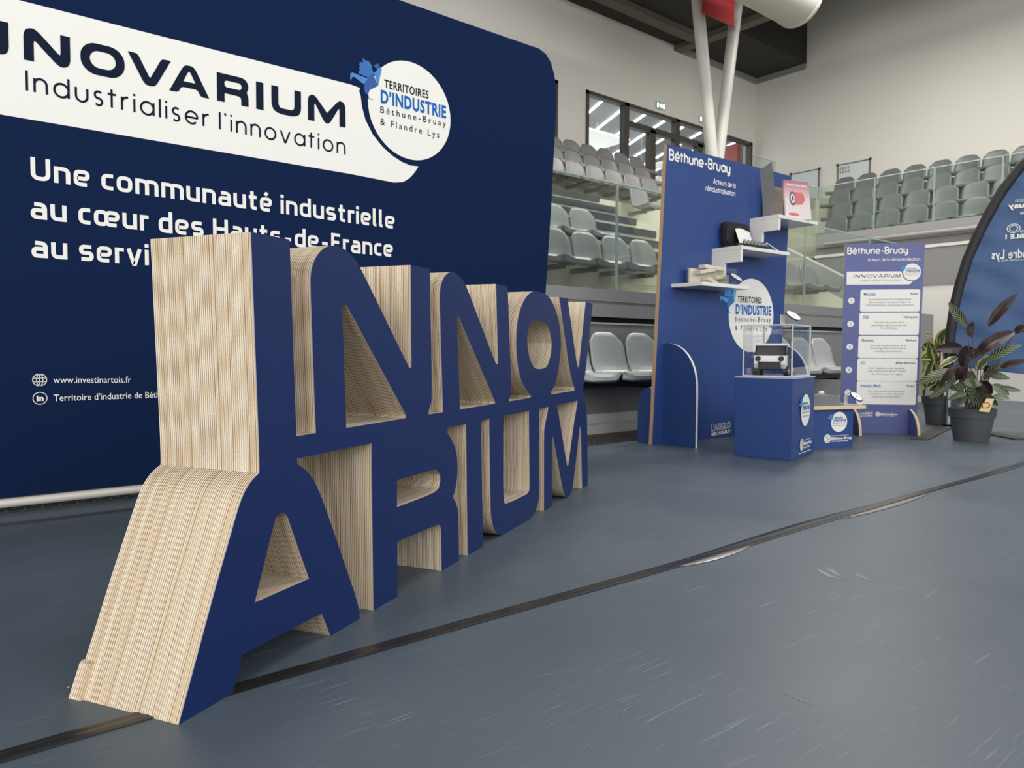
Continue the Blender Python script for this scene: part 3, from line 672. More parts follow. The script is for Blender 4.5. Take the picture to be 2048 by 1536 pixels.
mb = MB(); mb.tube([(-.02, .006, zb), (q.x-p.x+.02, .006, zb)], .014); mb.build('bottom_bar', mat('red_bar', (160, 36, 40), .5), t)
t = thing('ventilation_duct', 'large grey round ventilation duct under the dark ceiling', 'duct', (0, 6.6, 6.50))
mb = MB(); mb.tube([(8.4, 0, 0), (11.5, 0, 0)], .42, 32, cap=False); mb.tube([(11.5, 0, 0), (8.4, 0, 0)], .40, 32, cap=False); mb.build('duct_body', mat('duct_grey', (178, 175, 168), .5), t, smooth=40)
mb = MB(); mb.tube([(11.47, 0, 0), (11.53, 0, 0)], .435, 32); mb.tube([(8.6, -.0, .43), (8.6, 0, .92)], .012, 6); mb.tube([(10.9, 0, .43), (10.9, 0, .92)], .012, 6); mb.build('end_cap', mat('duct_end', (186, 183, 177), .5), t, smooth=40)

# floor seams
mb = MB(); rows = []
for k in range(60):
    x = -1.5+k*.16; lift = 0; dy = .008*sin(x*2.1)
    if x > 2.2: lift = .006*max(0, sin((x-2.2)*2.2))
    rows.append([(x, 1.585+dy, .002), (x, 1.603+dy, .004), (x, 1.607+dy, .003), (x, 1.618+dy+lift*.6, .003+lift), (x, 1.626+dy+lift*1.2, .0035+lift*.5), (x, 1.636+dy+lift*4, .0015)])
mb.grid(rows); struct(mb.build('trim_10', mat('black_seam', (38, 36, 34), .3, noise=.2, nscale=6), smooth=True))
mb = MB(); mb.box(-3, 3.735, 0, 3.4, 3.765, .005); struct(mb.build('trim_11', mat('dark_seam', (44, 48, 54), .4)))
SC = mat('scuff_grey', (122, 132, 140), .55)
fl_ = bpy.data.objects['floor']
for pts, w in (([(1625, 1128), (1640, 1142), (1665, 1155), (1695, 1160)], .022), ([(1642, 1125), (1655, 1138), (1675, 1150), (1690, 1156)], .014), ([(1655, 1128), (1668, 1142), (1682, 1152)], .010), ([(1702, 1140), (1718, 1152), (1742, 1164)], .014), ([(1712, 1141), (1730, 1155), (1750, 1166)], .008),
               ([(1450, 1152), (1510, 1136), (1580, 1122)], .006), ([(1460, 1156), (1530, 1136), (1600, 1120)], .005), ([(1300, 1395), (1250, 1420), (1180, 1450)], .004), ([(1010, 1370), (1090, 1350), (1180, 1325)], .004), ([(1560, 1385), (1600, 1400), (1640, 1415)], .004)):
    q = [on_floor(*p) for p in pts]; q = [(p.x, p.y) for p in q]; q = fil(q, .2)
    v, f = ribbon(q, w); n_ = len(v)//2
    for i_ in range(n_):
        k_ = max(.05, sin(pi*i_/(n_-1))); cx_, cy_ = (v[2*i_][0]+v[2*i_+1][0])/2, (v[2*i_][1]+v[2*i_+1][1])/2
        for e_ in (0, 1): v[2*i_+e_] = (cx_+(v[2*i_+e_][0]-cx_)*k_, cy_+(v[2*i_+e_][1]-cy_)*k_)
    mb = MB(); mb.add([(a, c, .0006) for a, c in v], f); mb.build('scuff_mark', SC, fl_, flip=False)
# curled-up worn lip beside the seam, light caught on it painted as pale colour
for k, (x0, x1, lab) in enumerate([(2.05, 2.5, 'scuffed strip with painted-on highlight along the black floor seam, nearer one'), (3.2, 4.2, 'lifted strip with painted-on highlight along the black floor seam, farther one')]):
    mb = MB(); rows = []
    for i in range(13):
        s = i/12; w = .035*sin(pi*s)**.7; x = x0+(x1-x0)*s
        rows.append([(x, 1.583-w*j/3, .0022+.004*sin(pi*j/3)*sin(pi*s)) for j in range(4)])
    mb.grid(rows); tag(mb.build('floor_tape', mat('worn_tape_highlight', (140, 134, 124), .25), smooth=True), lab, 'tape')

#@@SIGN
# ------------------------------------------------------------------ the cardboard letters
V1, V2, DEP = .5385, .4835, .30
LET = {
 'I': ([(.2212, 1.0066), (.3507, 1.0076), (.3686, V1), (.2385, V1)], []),
 'N': ([(.4444, V1), (.4407, .6028), (.427, .9106), (.4288, .9347), (.4357, .9564), (.4495, .9775), (.4719, .9984), (.4997, 1.0118), (.5256, 1.0173), (.5575, 1.0155), (.5902, 1.0067), (.6183, .9922), (.6412, .9749), (.9005, .6965), (.9053, .6909), (.9131, .6907), (.9191, .6971), (.9145, 1.0078), (1.0372, 1.008), (1.0503, .5948), (1.0466, .578), (1.0367, .563), (1.0268, .5498), (1.0281, V1),
        (.8793, V1), (.8851, .5446), (.8822, .5517), (.5832, .8628), (.5749, .8688), (.5667, .8699), (.5602, .8666), (.5585, .8608), (.5738, V1)], []),
 'N2': ([(1.1298, V1), (1.1274, .5456), (1.1081, .8515), (1.104, .9158), (1.1067, .9482), (1.1185, .9733), (1.1394, .9947), (1.1664, 1.0093), (1.1991, 1.0151), (1.2364, 1.0104), (1.2708, .9966), (1.2982, .9818), (1.5615, .7008), (1.5749, .691), (1.5883, .6939), (1.592, .7023), (1.5685, 1.0042), (1.6854, 1.0033), (1.729, .6001), (1.7262, .568), (1.7014, .5454), (1.7035, V1),
        (1.5600, V1), (1.5627, .5435), (1.5598, .5502), (1.2442, .8654), (1.2343, .8667), (1.2298, .8563), (1.2548, V1)], []),
 'O': ([(1.9485, V1), (1.9555, .548), (1.9184, .5662), (1.8544, .6029), (1.8113, .6541), (1.7864, .716), (1.7781, .777), (1.7827, .842), (1.8061, .8957), (1.8443, .9428), (1.895, .9792), (1.9534, 1.0022), (2.0141, 1.0088), (2.1356, 1.0066), (2.1964, .9905), (2.2524, .9619), (2.3033, .918), (2.3411, .863), (2.3601, .8064), (2.3586, .7444), (2.3379, .6732), (2.3028, .6079), (2.2606, .5697), (2.2217, .5516), (2.226, V1)],
       [[(1.9673, .8794), (2.0921, .882), (2.1581, .8687), (2.1994, .8359), (2.2281, .7813), (2.2181, .7307), (2.1819, .6852), (2.142, .6633), (2.0198, .6616), (1.9765, .6755), (1.928, .719), (1.9037, .7782), (1.9088, .8246), (1.9377, .8635)]]),
 'V': ([(2.5875, V1), (2.5839, .5574), (2.5501, .584), (2.4998, .6504), (2.3305, 1.005), (2.4593, 1.0053), (2.6281, .6679), (2.6455, .6573), (2.6608, .6647), (2.7749, 1.0085), (2.9083, 1.0058), (2.7912, .6543), (2.7672, .602), (2.7364, V1)], []),
 'A': ([(0, 0), (.1011, .2421), (.1648, .3858), (.1755, .4085), (.1915, .4348), (.2143, .4562), (.2387, .4686), (.2392, V2), (.3712, V2), (.3717, .4704), (.401, .4527), (.4274, .4299), (.4489, .3986), (.4764, .3515), (.6297, .0348), (.6314, 0), (.4981, 0), (.4616, .0723), (.1773, .0736), (.1493, 0)],
       [[(.2189, .1775), (.4121, .1764), (.338, .3386), (.3333, .3496), (.3236, .3598), (.3101, .3641), (.2972, .361), (.2875, .3495)]]),
 'R': ([(.7009, 0), (.6942, V2), (1.154, V2), (1.1523, .4686), (1.1786, .4506), (1.208, .4204), (1.2294, .3868), (1.2381, .3426), (1.2338, .2963), (1.2167, .2562), (1.1997, .2359), (1.221, .2164), (1.2383, .1895), (1.2454, .1565), (1.2492, 0), (1.1176, 0), (1.1142, .1345), (1.1120, .1480), (1.1050, .1600), (1.0920, .1650), (1.0687, .1654), (.8323, .1684), (.8313, 0)],
       [[(.8306, .2741), (.831, .3511), (.8372, .3554), (1.0629, .3544), (1.09, .3461), (1.1059, .3289), (1.1087, .3086), (1.0969, .2859), (1.0661, .275)]]),
 'I2': ([(1.3194, 0), (1.3042, V2), (1.4319, V2), (1.4546, 0)], []),
 'U': ([(1.5079, V2), (1.6434, V2), (1.6484, .1847), (1.6510, .1500), (1.6600, .1280), (1.6813, .1197), (1.9052, .118), (1.9250, .1215), (1.9400, .1300), (1.9452, .1480), (1.9307, V2), (2.0588, V2), (2.0625, .2646), (2.0698, .0958), (2.056, .0526), (2.0235, .021), (1.9816, .007), (1.9069, .0006), (1.791, .0), (1.6826, .0), (1.6252, .0040), (1.5861, .0176), (1.55, .0531), (1.5284, .0971), (1.5228, .1417)], []),
 'M': ([(2.1827, V2), (2.1785, .4629), (2.1562, .4284), (2.1341, .3943), (2.1272, .359), (2.1337, 0), (2.2425, 0), (2.239, .3314), (2.2468, .3401), (2.2566, .3321), (2.3938, .0767), (2.4208, .0358), (2.4533, .0080), (2.4804, .0), (2.5204, .0009), (2.5533, .018), (2.5753, .0402), (2.6794, .3337), (2.6889, .3463), (2.7032, .3343), (2.739, 0), (2.8435, 0), (2.8222, .3473), (2.8096, .4153), (2.7767, .4659), (2.7475, V2),
        (2.6417, V2), (2.6328, .4577), (2.5907, .3856), (2.4943, .1648), (2.4818, .1593), (2.469, .1684), (2.3665, .3722), (2.3174, .4659), (2.2972, V2)], [])}
SO, SDEG = (.409, 1.532, .0), 28.0
sg = thing('letter_sign', 'big freestanding word sign of stacked corrugated cardboard with navy blue letter fronts', 'sign', SO, SDEG)
FRONT = mat('sign_front_blue', (21, 42, 92), .45, spec=.3, noise=.02, nscale=4)
rs = random.Random(9)
def ragged(poly, k): 
    return poly
LAY = [0.0, .012]
for key in ('I', 'N', 'N2', 'O', 'V', 'A', 'R', 'I2', 'U', 'M', 'band'):
    if key == 'band': out, holes = [(.2385, V1), (2.7364, V1), (2.7475, V2), (.2392, V2)], []
    else: out, holes = LET[key]
    out = chaikin(out, 2); holes = [chaikin(h, 2) for h in holes]
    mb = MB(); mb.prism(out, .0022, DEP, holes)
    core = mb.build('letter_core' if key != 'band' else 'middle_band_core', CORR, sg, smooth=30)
    mb = MB(); mb.prism(out, .0, .0022, holes, 0, 1)
    f = mb.build('front_sheet', [FRONT, mat('sheet_edge', (160, 160, 172), .6)], core); f['label'] = 'navy blue front sheet'
# uneven back edge of the first letters: sheets sticking out a little
mb = MB()
mb.prism([(-.007, 0), (.0215, .068), (.031, .071), (.03, 0)], DEP-.03, DEP+.006)
mb.build('loose_sheet_edge', CORR, sg)

#@@BACKDROP
# ------------------------------------------------------------------ navy fabric display wall
BO = (0, 3.99, 0); BF = Frame(BO, 0); b = BF.uv
bd = thing('display_wall', 'large navy blue fabric display wall with white stripe and slogan', 'display wall', BO)
pr = [b(1113, 205)] + [b(*p) for p in ((1112, 180), (1109, 150), (1102, 125), (1092, 108), (1078, 97), (1060, 91))]
prof = [(-1.1, .075), (3.56, .075), (3.60, 1.0), (3.66, 1.75)] + pr + [(-1.1, 2.865)]
mb = MB(); mb.prism(prof, 0, .055); fab = mb.build('fabric', NAVY, bd, bevel=.016)
for pts in ([(-1.1, .03, .047), (3.5, .03, .047)],):
    mb = MB(); mb.tube(pts, .024, 14); mb.build('bottom_tube', mat('white_tube', (222, 220, 212), .35), bd, smooth=40)
for x in (-.9, 1.3, 3.4):
    mb = MB(); mb.box(x-.03, -.12, 0, x+.03, .3, .022); mb.build('foot_plate', METALW, bd) if x > 3 else mb.build('foot_plate', METALW, bd)
# white stripe
st = [b(*p) for p in ((700, 169), (719.9, 176.2))]+[b(680+x/6.144, 100+y/6.144) for x, y in ((232, 505), (250, 560), (268, 700), (310, 860), (400, 1040), (520, 1190), (640, 1300), (760, 1378), (860, 1420), (962, 1432))]
st += [b(*p) for p in ((829, 345), (818.7, 356.5), (806, 364), (788, 365.2), (700, 348))]
l0, l1 = b(61.5, 0), b(700, 169); z = l0[1]
poly = [(-1.1, 2.29)]+st+[(-1.1, 1.775)]
mb = MB(); mb.flat(poly, -.0025); sw = mb.build('white_stripe', WHITE, bd)
CW = lambda x, y: b(680+x/6.144, 100+y/6.144)
cps = [CW(760, 128), CW(1362, 830), CW(950, 1355), CW(332, 650)]
LC = (sum((cps[1][0], cps[3][0]))/2, (cps[0][1]+cps[2][1])/2); LR = ((cps[1][0]-cps[3][0])+(cps[0][1]-cps[2][1]))/4
UVM = lambda p: ((CW(*p)[0]-LC[0])/LR, (CW(*p)[1]-LC[1])/LR)
_uvm = {}
def UVm(p):
    if p not in _uvm: _uvm[p] = UVM(p)
    return _uvm[p]
logo(bd, LC[0], LC[1], LR, UVm, BIRD, -.003)
# INNOVARIUM on the stripe
base0, base1 = b(46.8, 114.5), b(690, 255.6); base0 = (base0[0], base1[1]+.002)
caph = b(688.6, 205)[1]-b(688.6, 255.6)[1]
zx = lambda x: (x/2.926)
ys = lambda x: 114.5+(zx(x)-46.8)*.2194
boxes = [('N', 137, 410), ('O', 470, 728), ('V', 748, 1000), ('A', 988, 1222), ('R', 1268, 1452), ('I', 1497, 1540), ('U', 1587, 1760), ('M', 1800, 2020)]
us = [(c, b(zx(a), ys(a)-25)[0], b(zx(e), ys(e)-25)[0]) for c, a, e in boxes]
gapn = us[1][1]-us[0][2]; wN = us[0][2]-us[0][1]; n1r = us[0][1]-.055
us = [('I', n1r-wN-.155, n1r-wN-.10), ('N', n1r-wN, n1r)]+us
mb = MB(); ts = (us[2][2]-us[2][1])/caph*.212
for c, x0, x1 in us:
    o_, h_ = cap_glyph(c, (x1-x0)/caph, ts); T_ = lambda p: (x0+p[0]*caph, base1[1]+p[1]*caph)
    mb.flat([T_(p) for p in o_], -.0045, [[T_(p) for p in q] for q in h_])
mb.build('brand_lettering', INK, bd, flip=False)
i0, i1 = b(51.3, 181), b(690.4, 309.3); ih = b(51.3, 140.8)[1]-i0[1]
put_text(bd, geo_mesh("Industrialiser l'innovation", .11, .24), i0, i1, ih, INK, -.0045, capu=1)
t0, t1 = b(61.5, 358.9), b(788.7, 458); th = b(61.5, 313.7)[1]-t0[1]
SL = lambda s_: geo_mesh(s_, .175, .13, TECH)
put_text(bd, SL('Une communauté industrielle'), t0, t1, th, WHITE, capu=1, name='slogan_lettering')
s0, s1 = b(61.5, 436.8), b(785.2, 514.4)
put_text(bd, SL('au cœur des Hauts-de-France'), s0, s1, th, WHITE, capu=1, name='slogan_lettering')
w3 = SL('au service')[2]/SL('au cœur des Hauts-de-France')[2]*(s1[0]-s0[0]); r0 = b(63.2, 514.4)
put_text(bd, SL('au service'), r0, (r0[0]+w3, r0[1]), th, WHITE, capu=1, name='slogan_lettering')
a0, a1 = b(106.6, 766), b(262, 765.2); ah = b(106.6, 753)[1]-a0[1]
put_text(bd, font_mesh('www.investinartois.fr', .004), a0, a1, ah, WHITE, name='contact_lettering')
c0, c1 = b(107.3, 802.4), b(312, 797.4); k = font_mesh('Territoire d’industrie de Béthune-Bruay', .004)[2]/font_mesh('Territoire d’industrie de Bét', .004)[2]
put_text(bd, font_mesh('Territoire d’industrie de Béthune-Bruay', .004), c0, (c0[0]+(c1[0]-c0[0])*k, c0[1]), ah, WHITE, name='contact_lettering')
gc, gr = b(79.2, 759.8), b(79.2, 747.8)[1]-b(79.2, 759.8)[1]
mb = MB()
for pl in (arc(*gc, gr, 0, 360, 30), arc(*gc, gr*.45, 0, 360, 24, gr), [(gc[0], gc[1]-gr), (gc[0], gc[1]+gr)], [(gc[0]-gr*.95, gc[1]+gr*.3), (gc[0]+gr*.95, gc[1]+gr*.3)], [(gc[0]-gr*.95, gc[1]-gr*.3), (gc[0]+gr*.95, gc[1]-gr*.3)]):
    v, f = ribbon(pl, gr*.13); mb.add([(p, -.003, q) for p, q in v], f)
mb.build('globe_icon', WHITE, bd, flip=False)
hc = b(79.9, 796.6); mb = MB(); v, f = ribbon(arc(*hc, gr, 0, 360, 30), gr*.12); mb.add([(p, -.003, q) for p, q in v], f); mb.build('round_icon', WHITE, bd, flip=False)
put_text(bd, font_mesh('in', .05), (hc[0]-gr*.5, hc[1]-gr*.4), (hc[0]+gr*.52, hc[1]-gr*.4), gr*.85, WHITE, name='icon_lettering')

#@@PANEL
# ------------------------------------------------------------------ tall blue panel with shelves
PO, PDEG = (4.579, 3.7905, 0), -3
PF = Frame(PO, PDEG); u = PF.uv
sh = lambda z: .0535*z
pn = thing('shelf_display', 'tall blue cardboard display panel with stepped white shelves', 'display panel', PO, PDEG)
mb = MB(); mb.prism([(0, 0), (1.69, 0), (1.69+sh(2.365), 2.362), (sh(2.37), 2.372)], 0, .036, mf=0, ms=1, mb=0); mb.build('panel_board', [PBLUE, BROWNEDGE], pn)
finp = [(0, 0), (0, .80), (-.05, .806), (-.12, .795), (-.19, .765), (-.25, .715), (-.30, .64), (-.328, .56), (-.338, .47), (-.338, 0)]
for nm, x, s in (('front', .115, 1), ('rear', .03, -.42)):
    mb = MB(); pf = [(y*s+(.045 if s < 0 else 0), z*(1 if s > 0 else .56)) for y, z in chaikin(finp, 2)]
    mb.prism([(a, c) for a, c in pf], x, x+.022, mf=0, ms=1, mb=0, plane='yz'); mb.build('support_fin', [PBLUE, WHITE], pn)
mb = MB(); mb.prism([(y, z) for y, z in chaikin(finp, 2)], 1.62, 1.642, mf=0, ms=1, mb=0, plane='yz'); mb.build('support_fin', [PBLUE, WHITE], pn)
SHF = [(.20, .82, 1.28), (.70, 1.37, 1.60), (1.21, 1.80, 1.905)]
for i, (x0, x1, z) in enumerate(SHF):
    s = mb = MB(); mb.prism([(x0, 0), (x1, 0), (x1+.02, -.28), (x0+.03, -.285)], z, z-.028, plane='xy'); sfl = mb.build('shelf', METALW, pn)
    if i:
        zl = SHF[i-1][2]; mb = MB()
        mb.prism([(0, z-.028), (-.285, z-.028), (-.285, z-.13), (-.125, z-.13), (-.125, zl), (0, zl)], x0, x0+.03, plane='yz'); mb.build('shelf_bracket', METALW, sfl)
        mb = MB(); mb.box(x0-.0, -.29, z-.03, x0+.035, 0, z+.001); mb.build('shelf_end', METALW, sfl)
g = geo_mesh('Béthune-Bruay', .2, .06)
p0, p1 = u(1337, 318.5), u(1460, 346); ch = p0[1]; 
put_text(pn, g, p0, (p1[0], p0[1]), u(1338, 297)[1]-p0[1], WHITE, capu=1.1, name='headline_lettering')
q0, q1 = u(1426, 367), u(1470.7, 378); put_text(pn, geo_mesh('Acteurs de la', .17, .07), q0, (q1[0], q0[1]), .044, WHITE, capu=1.08, name='headline_lettering')
q0, q1 = u(1410.5, 380.5), u(1469.7, 393); put_text(pn, geo_mesh('réindustrialisation', .17, .07), q0, (q1[0], q0[1]), .044, WHITE, capu=1.08, name='headline_lettering')
logo(pn, 1.258, 1.06, .325, UVm, LBIRD, -.003)
agglo(pn, PF, (1422, 862.6), (1460, 855), .052)

def oval_sign(label, loc, deg, s=1.0, group='oval caption signs'):
    t = thing('oval_sign', label, 'sign', loc, deg)
    tilt = rad(48)
    mb = MB(); el = circle(0, 0, .085*s, 36, .055*s)
    T = lambda a, bb, d: (a, -bb*sin(tilt)*-1*.0+(-.03*s)-d*cos(tilt)+bb*sin(tilt), .062*s+bb*cos(tilt)+d*sin(tilt))
    vs = [T(a, c, 0) for a, c in el]+[T(a, c, .006) for a, c in el]; n = len(el)
    mb.add(vs, [tuple(range(n)), tuple(range(n, 2*n))[::-1]]+[(i, (i+1) % n, n+(i+1) % n, n+i) for i in range(n)]); mb.build('oval_plate', mat('navy_rim', (44, 50, 84), .4), t)
    mb = MB(); el2 = circle(0, 0, .076*s, 36, .047*s); mb.add([T(a, c, .0075) for a, c in el2], [tuple(range(n))]); mb.build('caption_face', WHITE, t)
    mb = MB(); mb.add([T(-.018*s, -.006*s, .0085), T(.018*s, -.006*s, .0085), T(.018*s, .004*s, .0085), T(-.018*s, .004*s, .0085)], [(0, 1, 2, 3)]); mb.build('caption_text', GREYINK, t)
    mb = MB(); mb.box(-.03*s, .04*s, 0, .03*s, .046*s, .075*s); mb.box(-.03*s, -.07*s, 0, .03*s, .046*s, .004); mb.build('card_bracket', METALW, t)
    return t
# things on the shelves
def at(x, y, z): return PF.w(x, y, z)
# shelf 1
t = thing('specimen_case', 'small clear box with cream specimen pieces on the lowest white shelf', 'case', at(.33, -.20, 1.28), PDEG)
CREAM = mat('cream_piece', (226, 218, 196), .6, noise=.06, nscale=30)
mb = MB(); mb.box(0, .0, 0, .006, .16, .14); mb.box(.0, .154, 0, .44, .16, .14); mb.box(.434, 0, 0, .44, .16, .14); mb.box(0, 0, 0, .44, .006, .14); mb.build('clear_wall', ACRYL, t)
for x0, z0, a, w in ((.05, .05, 20, .2), (.14, .01, -32, .14), (.26, .02, 8, .15), (.10, .10, -4, .24)):
    mb = MB(); ca_, sa_ = cos(rad(a)), sin(rad(a))
    mb.box(0, .05, 0, w, .12, .03, 0, lambda x, y, z, x0=x0, z0=z0, ca_=ca_, sa_=sa_: (x0+x*ca_-z*sa_, y, z0+.03+x*sa_*.5+z*ca_)); mb.build('specimen_piece', CREAM, t, bevel=.004)
mb = MB(); mb.box(.012, .135, .003, .428, .15, .13); mb.build('backing_card', mat('cream_card', (222, 214, 192), .8), t)
oval_sign('white oval caption sign in front of the clear box on the lowest shelf', at(.70, -.21, 1.28), 12, 1.0)
# shelf 2
t = thing('tool_case', 'open black case with a white note on the middle shelf', 'case', at(.78, -.22, 1.60), PDEG)
mb = MB(); mb.prism(rrect(0, 0, .40, .19, .03), 0, .035, plane='xy'); mb.build('tray', BLACK, t, bevel=.004)
mb = MB(); mb.prism(rrect(0, .03, .36, .235, .06), .165, .20); mb.prism(rrect(.02, .05, .34, .215, .05), .155, .165); mb.build('lid', mat('black_case', (20, 20, 22), .5), t, bevel=.006)
mb = MB(); rows = [[(.13+.2*i/8, .10+.05*j/4, .05+.13*j/4+.010*sin(i*.55)) for i in range(9)] for j in range(5)]; mb.grid(rows); mb.build('paper_note', WHITE, t)
for k in range(6):
    mb = MB(); mb.lathe([(0, .035), (.016, .035), (.016, .06), (.010, .066), (.010, .078), (0, .078)], 12, (.12+.05*k, .045, 0)); mb.build('vial', mat('vial_grey', (120, 120, 124), .2), t, smooth=40)
t = thing('card_holder', 'thin white folded wire holder on the middle shelf beside the bracket', 'holder', at(1.19, -.19, 1.60), PDEG)
mb = MB(); mb.tube([(0, 0, .003), (.07, .05, .085), (.15, -.03, .003)], .004, 6); mb.tube([(0, .08, .003), (.07, .05, .085)], .004, 6); mb.build('wire', METALW, t)
# shelf 3
t = thing('metal_sheet', 'bent grey metal sheet standing on the top shelf behind the book', 'metal sheet', at(1.30, -.10, 1.905), PDEG)
mb = MB(); mb.prism([(-.05, .0), (.03, 0), (.0, .24), (-.09, .41), (-.16, .46)][::-1], 0, .005); T0 = mb
mb = MB(); rows = [[(-.02-.06*(j/6)**2+.0*i, -.10+.12*i/3, .46*j/6*(1-.12*i/3)) for i in range(4)] for j in range(7)]; mb.grid(rows)
mb.grid([[(x+.004, y, z) for x, y, z in R][::-1] for R in rows]); mb.build('sheet', mat('brushed_grey', (150, 148, 144), .4, .3), t, smooth=True)
t = thing('concrete_sample', 'mottled grey rectangular plate leaning on the panel beside the book', 'plate', at(1.37, -.03, 1.905), PDEG)
mb = MB(); mb.box(0, -.02, 0, .26, .012, .31); mb.build('plate', mat('mottled_grey', (150, 142, 128), .7, noise=.25, nscale=22), t)
t = thing('picture_book', 'pink square book with a drawn metal coil on the top shelf', 'book', at(1.40, -.235, 1.905), PDEG-14)
BW, BH = .285, .335
def book_mat():
    M = bpy.data.materials.new('book_cover'); M.use_nodes = True; tt = NT(M); bb = M.node_tree.nodes['Principled BSDF']
    tc = tt.n('TexCoord'); sp = tt.n('SeparateXYZ', {0: tc.outputs['Object']}); f = tt.math('DIVIDE', sp.outputs[2], BH)
    c = tt.ramp(f, [(0, L4(224, 214, 214)), (.45, L4(222, 205, 206)), (.75, L4(205, 160, 165)), (1, L4(170, 105, 115))]); tt.t.links.new(c, bb.inputs['Base Color']); bb.inputs['Roughness'].default_value = .4; return M
ln = lambda y: .12*y
TL = lambda x, y, z: (x, y+.14*z, z)
mb = MB(); mb.box(0, 0, 0, BW, .016, BH, 0, TL); mb.build('cover', [book_mat()], t)
PK = mat('coil_red', (206, 110, 112), .5); PG = mat('coil_grey', (96, 90, 110), .5); INKV = mat('outline_violet', (80, 70, 110), .5)
def bookflat(poly, M, dy, name):
    mb = MB(); mb.flat(poly, 0); mb.v = [TL(a, -.001-dy, c) for a, _, c in mb.v]; mb.build(name, M, t)
bookflat([(.075, .115), (.195, .13), (.225, .17), (.215, .215), (.19, .235), (.075, .235)], PK, .001, 'coil_drawing')
bookflat(circle(.085, .175, .034, 24, .062), PG, .002, 'coil_drawing'); bookflat(circle(.085, .175, .022, 24, .042), WHITE, .003, 'coil_drawing'); bookflat(circle(.085, .175, .013, 24, .026), PG, .004, 'coil_drawing')
bookflat(circle(.085, .035, .06, 24, .014), PK, .001, 'shadow_drawing')
V_, F_, w_ = font_mesh('Histoire d’une bobine', .03); mb = MB(); mb.add([TL(.03+.225*a/w_, -.003, .285+c*.034) for a, c in V_], F_); mb.build('title_lettering', WHITE, t, flip=False)
t = thing('folded_card', 'small folded blue and white card at the right end of the top shelf', 'card', at(1.70, -.22, 1.905), PDEG)
mb = MB(); mb.box(-.01, 0, 0, .0, .05, .085); mb.build('blue_leaf', BLUE, t); mb = MB(); mb.add([(0, 0, .045), (0, .05, .045), (.11, .05, .004), (.11, 0, .004)], [(0, 1, 2, 3)]); mb.add([(0, 0, .041), (0, .05, .041), (.11, .05, 0), (.11, 0, 0)], [(0, 1, 2, 3)]); mb.build('white_leaf', METALW, t)

#@@BOX
# ------------------------------------------------------------------ plinth box with glass case and model truck
KO, KDEG = (4.658, 2.643, 0), 13.5
KF = Frame(KO, KDEG); bx = thing('plinth_box', 'square blue cardboard plinth carrying the glass case', 'plinth', KO, KDEG)
KW, KD, KH = .532, .40, .562
mb = MB(); mb.box(0, 0, 0, KW, KD, KH); mb.build('plinth_body', PBLUE, bx, bevel=.004)
mb = MB(); mb.box(-.004, -.004, KH-.004, KW+.004, KD+.004, KH+.004); mb.build('top_sheet', mat('pale_blue_edge', (170, 178, 205), .5), bx)
kc = KF.uv(1609.5, 820); kr = (KF.uv(1618.5, 820)[0]-KF.uv(1600.5, 820)[0])/2
logo(bx, kc[0]+.0, kc[1], min(kr, .135), UVm, LBIRD, -.006)
ke = KF.uv(1600, 890); globe(bx, ke[0]+.02, ke[1], .042, .46, -.006)
mb = MB(); mb.box(.15, -.0055, .03, .45, -.0045, .034); mb.build('small_print', WHITE, bx)
CX0, CX1, CY0, CY1, CH = .03, .46, .02, .355, .36
cs = thing('display_case', 'clear acrylic display case over the model truck', 'display case', KF.w(0, 0, KH+.005), KDEG)
th = .006
for nm, q in (('front_pane', (CX0, CY0, 0, CX1, CY0+th, CH)), ('rear_pane', (CX0, CY1-th, 0, CX1, CY1, CH)), ('side_pane', (CX0, CY0+th, 0, CX0+th, CY1-th, CH)), ('side_pane', (CX1-th, CY0+th, 0, CX1, CY1-th, CH)), ('top_pane', (CX0+th, CY0+th, CH-th, CX1-th, CY1-th, CH))):
    mb = MB(); mb.box(*q); mb.build(nm, ACRYL, cs)
mb = MB(); e = .0045; AE = mat('acrylic_edge', (214, 216, 216), .3)
for x in (CX0, CX1):
    for y in (CY0, CY1): mb.box(x-e, y-e, 0, x+e, y+e, CH)
for z in (CH, e):
    for y in (CY0, CY1): mb.box(CX0, y-e, z-e, CX1, y+e, z+e)
    for x in (CX0, CX1): mb.box(x-e, CY0, z-e, x+e, CY1, z+e)
mb.build('polished_edge', AE, cs)
# model truck: its nose points to the left face of the plinth (local -x)
TO = KF.w(.09, .19, KH+.006)
tk = thing('model_truck', 'small white and black model utility truck inside the clear case', 'model vehicle', TO, KDEG+8)
TW = mat('truck_white', (250, 250, 246), .3); TB = mat('truck_black', (22, 22, 24), .4); TG = mat('truck_glass', (70, 72, 78), .12)
hw = .105
mb = MB(); mb.prism([(0, .075), (-.012, .09), (-.005, .135), (.03, .15), (.085, .15), (.085, .05), (.05, .05), (.02, .055)], -hw, hw); mb.build('cab_front', TW, tk, bevel=.006)
mb = MB(); mb.prism([(-.018, .05), (-.018, .098), (-.006, .108), (.03, .1), (.03, .045)], -hw*.72, hw*.72); mb.build('bumper_grille', TB, tk, bevel=.004)
mb = MB(); mb.prism([(.02, .148), (.05, .215), (.13, .215), (.13, .148)], -hw*.93, hw*.93); mb.build('windscreen', TG, tk, bevel=.003)
